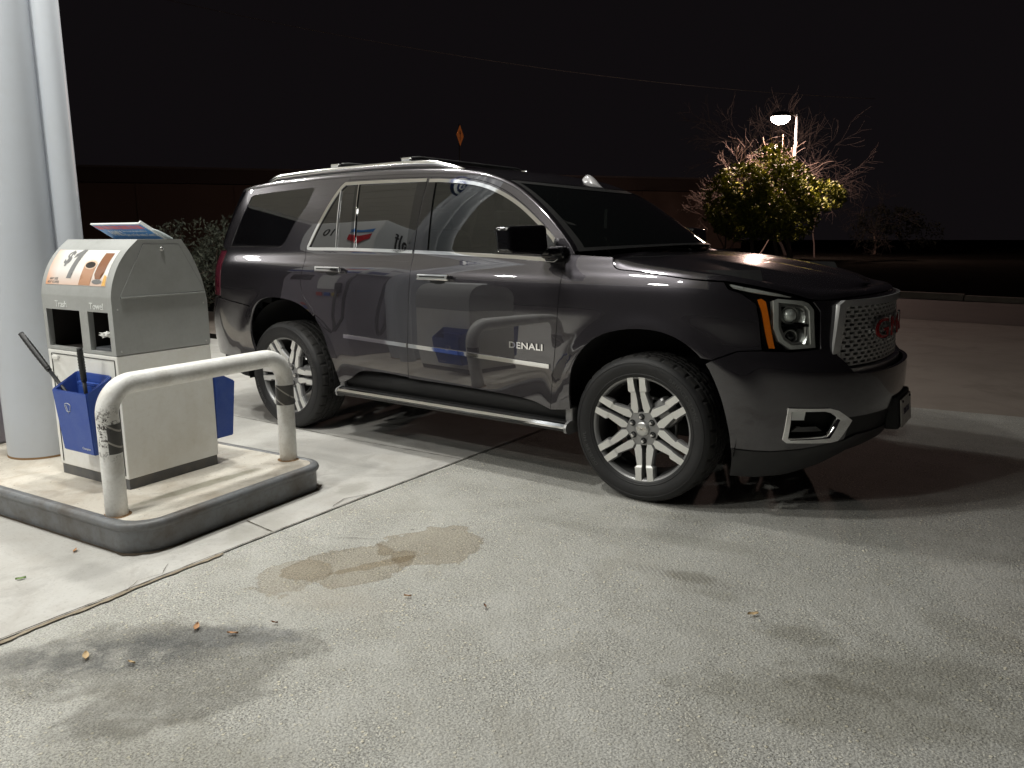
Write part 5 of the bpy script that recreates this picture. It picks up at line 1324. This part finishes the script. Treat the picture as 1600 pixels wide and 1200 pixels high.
# leafy tree under the lamp
tx,ty=place(33.6,11.1); r1=np.random.default_rng(3)
tr=empty("leafy_tree",(tx,ty,.38),0,"bushy evergreen tree with lit yellow green leaves below the street lamp","tree")
RX,RY=.8144,.5803   # across-view direction
def bl_(lat,dp,z,r,rz): return (RX*lat-.58*dp,RY*lat+.81*dp,z,r,r,rz)
blobs=[bl_(-.1,0,3.95,.9,.85),bl_(-1.3,.2,3.15,1.2,.9),bl_(.3,-.2,3.2,1.2,.9),bl_(1.3,.1,2.8,1.0,.75),bl_(2.2,.2,2.7,.9,.65),bl_(-1.0,.3,1.8,1.5,1.0),bl_(.7,.3,1.7,1.3,.9),bl_(-.1,.0,2.0,1.2,1.1),bl_(-1.9,.3,2.0,1.0,.8),bl_(-2.2,.1,2.9,.8,.6)]
Vv,Ff=leaves(blobs,15000,.115,r1); meshobj("crown",Vv,Ff,LEAF,tr)
k=MB()
for lat in (-.7,.35,.9): branches((RX*lat,RY*lat,-.3),(r1.normal()*.1,r1.normal()*.1,1),2.3,.10,3,r1,k,.45,3,0,4,.012)
k.build("trunk",BARK,tr)
def bare(name,depth,lat,h,label,seed,lean=(0,0),dp=5,spread=.5,m=TWIG,gravity=0.,rad=None,nch=3,base=.38,z0=-.4):
    r2=np.random.default_rng(seed); x,y=place(depth,lat); o=empty(name,(x,y,base),0,label,"tree"); k=MB()
    branches((0,0,z0),(lean[0]*RX,lean[0]*RY,1),h*.32,rad or h*.022,dp,r2,k,spread,nch,gravity,4,.0065)
    ob=k.build("branches",m,o,fix=False); return o
bare("bare_tree",34.6,9.45,5.5,"small bare tree with fine pale twigs left of the leafy evergreen",11,(-.05,0),6,.42,TWIG,rad=.05)
bare("bare_tree",35.6,11.0,5.9,"leafless tree reaching up to the glowing street lamp head",21,(.10,0),4,.42,TWIG,rad=.045)
bare("bare_tree",37.5,14.6,6.6,"bare drooping tree right of the lamp pole",5,(.0,0),5,.60,mat("half_lit_twig",(.05,.036,.032),.95),gravity=-.02,rad=.05)  # twig colour darkened to stand for weaker lamp light
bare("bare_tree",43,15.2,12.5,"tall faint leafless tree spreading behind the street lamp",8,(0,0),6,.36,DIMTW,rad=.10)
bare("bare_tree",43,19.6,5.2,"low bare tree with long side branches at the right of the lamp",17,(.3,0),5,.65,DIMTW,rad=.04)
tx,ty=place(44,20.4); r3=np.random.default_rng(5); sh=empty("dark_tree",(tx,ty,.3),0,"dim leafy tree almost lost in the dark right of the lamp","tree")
Vv,Ff=leaves([bl_(.3,0,2.0,1.3,.8),bl_(1.4,.2,1.9,1.3,.8),bl_(2.4,0,1.2,1.2,.8),bl_(-.4,0,1.3,1.1,.8)],2600,.10,r3); meshobj("crown",Vv,Ff,mat("unlit_leaf",(.009,.011,.006),.95),sh)  # near-black leaf colour carries the lack of lamp light on this tree
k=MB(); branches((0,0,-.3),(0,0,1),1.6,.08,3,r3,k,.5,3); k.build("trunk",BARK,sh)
# shrubs behind the car
for (dp,lat,s_,seed,lab) in ((12.9,-5.55,1.0,1,"grey green shrub behind the back of the suv"),(13.6,-4.55,1.15,2,"taller grey green shrub partly hidden by the suv's rear"),(14.6,-6.7,.75,4,"low dark shrub between the bin and the suv")):
    r4=np.random.default_rng(seed); x,y=place(dp,lat); o=empty("shrub",(x,y,0),0,lab,"shrub",)
    Vv,Ff=leaves([bl_(0,0,.9*s_,.62*s_,.75*s_),bl_(-.4*s_,.1,.7*s_,.5*s_,.6*s_),bl_(.45*s_,.1,1.1*s_,.55*s_,.62*s_),bl_(.1,.2,1.35*s_,.42*s_,.38*s_)],5200,.040,r4); meshobj("crown",Vv,Ff,LEAFG,o)
    k=MB(); 
    for q in range(4): branches((r4.normal()*.1,r4.normal()*.1,0),(r4.normal()*.4,r4.normal()*.4,1),.75*s_,.02,2,r4,k,.5,3,0,3,.004)
    k.build("trunk",BARK,o)
sheet("planting_bed",[(-22,4.2),(-6.2,4.2),(-6.2,9.5),(-22,11)],.012,VERGE)
# warning sign
sx_,sy_=place(40,-2.58); sg_=empty("road_sign",(sx_,sy_,0),math.atan2(.8144,-.5803)+math.radians(-18+0),"orange diamond road sign seen almost edge-on above the suv roof","road sign")
k=MB(); k.tube([(0,0,0),(0,0,6.9)],.03,8); k.build("sign_post",BLK,sg_)
SG=mat("orange_sign_sheet",(.32,.11,.015),.7); k=MB(); k.prism([(0,5.85),(.50,6.36),(0,6.87),(-.50,6.36)],-.035,-.045,lambda x,y,z:(x,z,y)); k.build("sign_plate",SG,sg_)
k=MB(); k.prism([(-.03,6.1),(.03,6.1),(.03,6.45),(.12,6.40),(0,6.62),(-.12,6.40),(-.03,6.45)],-.046,-.049,lambda x,y,z:(x,z,y)); k.build("sign_arrow",BLKI,sg_)
# overhead wire
k=MB(); a=Vector((*place(50,-34),18.6)); b_=Vector((*place(58,26),11.0)); P=[a.lerp(b_,t)-Vector((0,0,1.6*4*t*(1-t))) for t in np.linspace(0,1,40)]
k.tube(P,.022,6); o=k.build("power_line",mat("wire_grey",(.16,.155,.155),.8)); tag(o,"thin grey overhead power line sagging across the night sky","cable")
# fallen leaves
LB=[mat("dry_leaf",(.50,.27,.13),.7),mat("dry_leaf_pale",(.55,.40,.22),.7),mat("green_leaf",(.16,.26,.07),.6),mat("brown_leaf",(.20,.09,.04),.8)]
lv_=[(-.71,-3.21,0,.028,"tan dry leaf nearest the dark oil patch's upper end"),(-.56,-3.16,0,.022,"pale thin dry leaf beside the oil patch's right end"),(-.84,-3.55,1,.030,"broad tan dry leaf inside the dark oil patch"),(-.67,-3.48,1,.018,"small narrow pale leaf in the middle of the oil patch"),
(-.24,-2.57,0,.016,"small brown leaf below the brown spill"),(.07,-2.46,3,.015,"dark brown leaf crumb right of the brown spill"),(.95,-1.92,1,.022,"orange leaf on the right part of the paving"),(-1.70,-3.40,2,.020,"small green leaf on the pale concrete slab"),(-1.82,-3.12,0,.022,"orange leaf against the foot of the island edging"),(-.50,-3.02,3,.014,"tiny dark leaf at the upper edge of the oil patch")]
for (x,y,mi,s,lab) in lv_:
    a=random.uniform(0,6.28); k=MB(); V=[]; 
    for i,t in enumerate(np.linspace(-1,1,7)):
        wd=.36*(1-t*t)*s; V+=[(t*s,wd,.006+.004*abs(t)+.003),(t*s,0,.004),(t*s,-wd,.006+.004*abs(t))]
    k.add(V,grid_faces(7,3),0,True); o=k.build("fallen_leaf",LB[mi],fix=False); o.location=(x,y,.004); o.rotation_euler=(0,0,a); tag(o,lab,"leaf","fallen leaves on the forecourt")
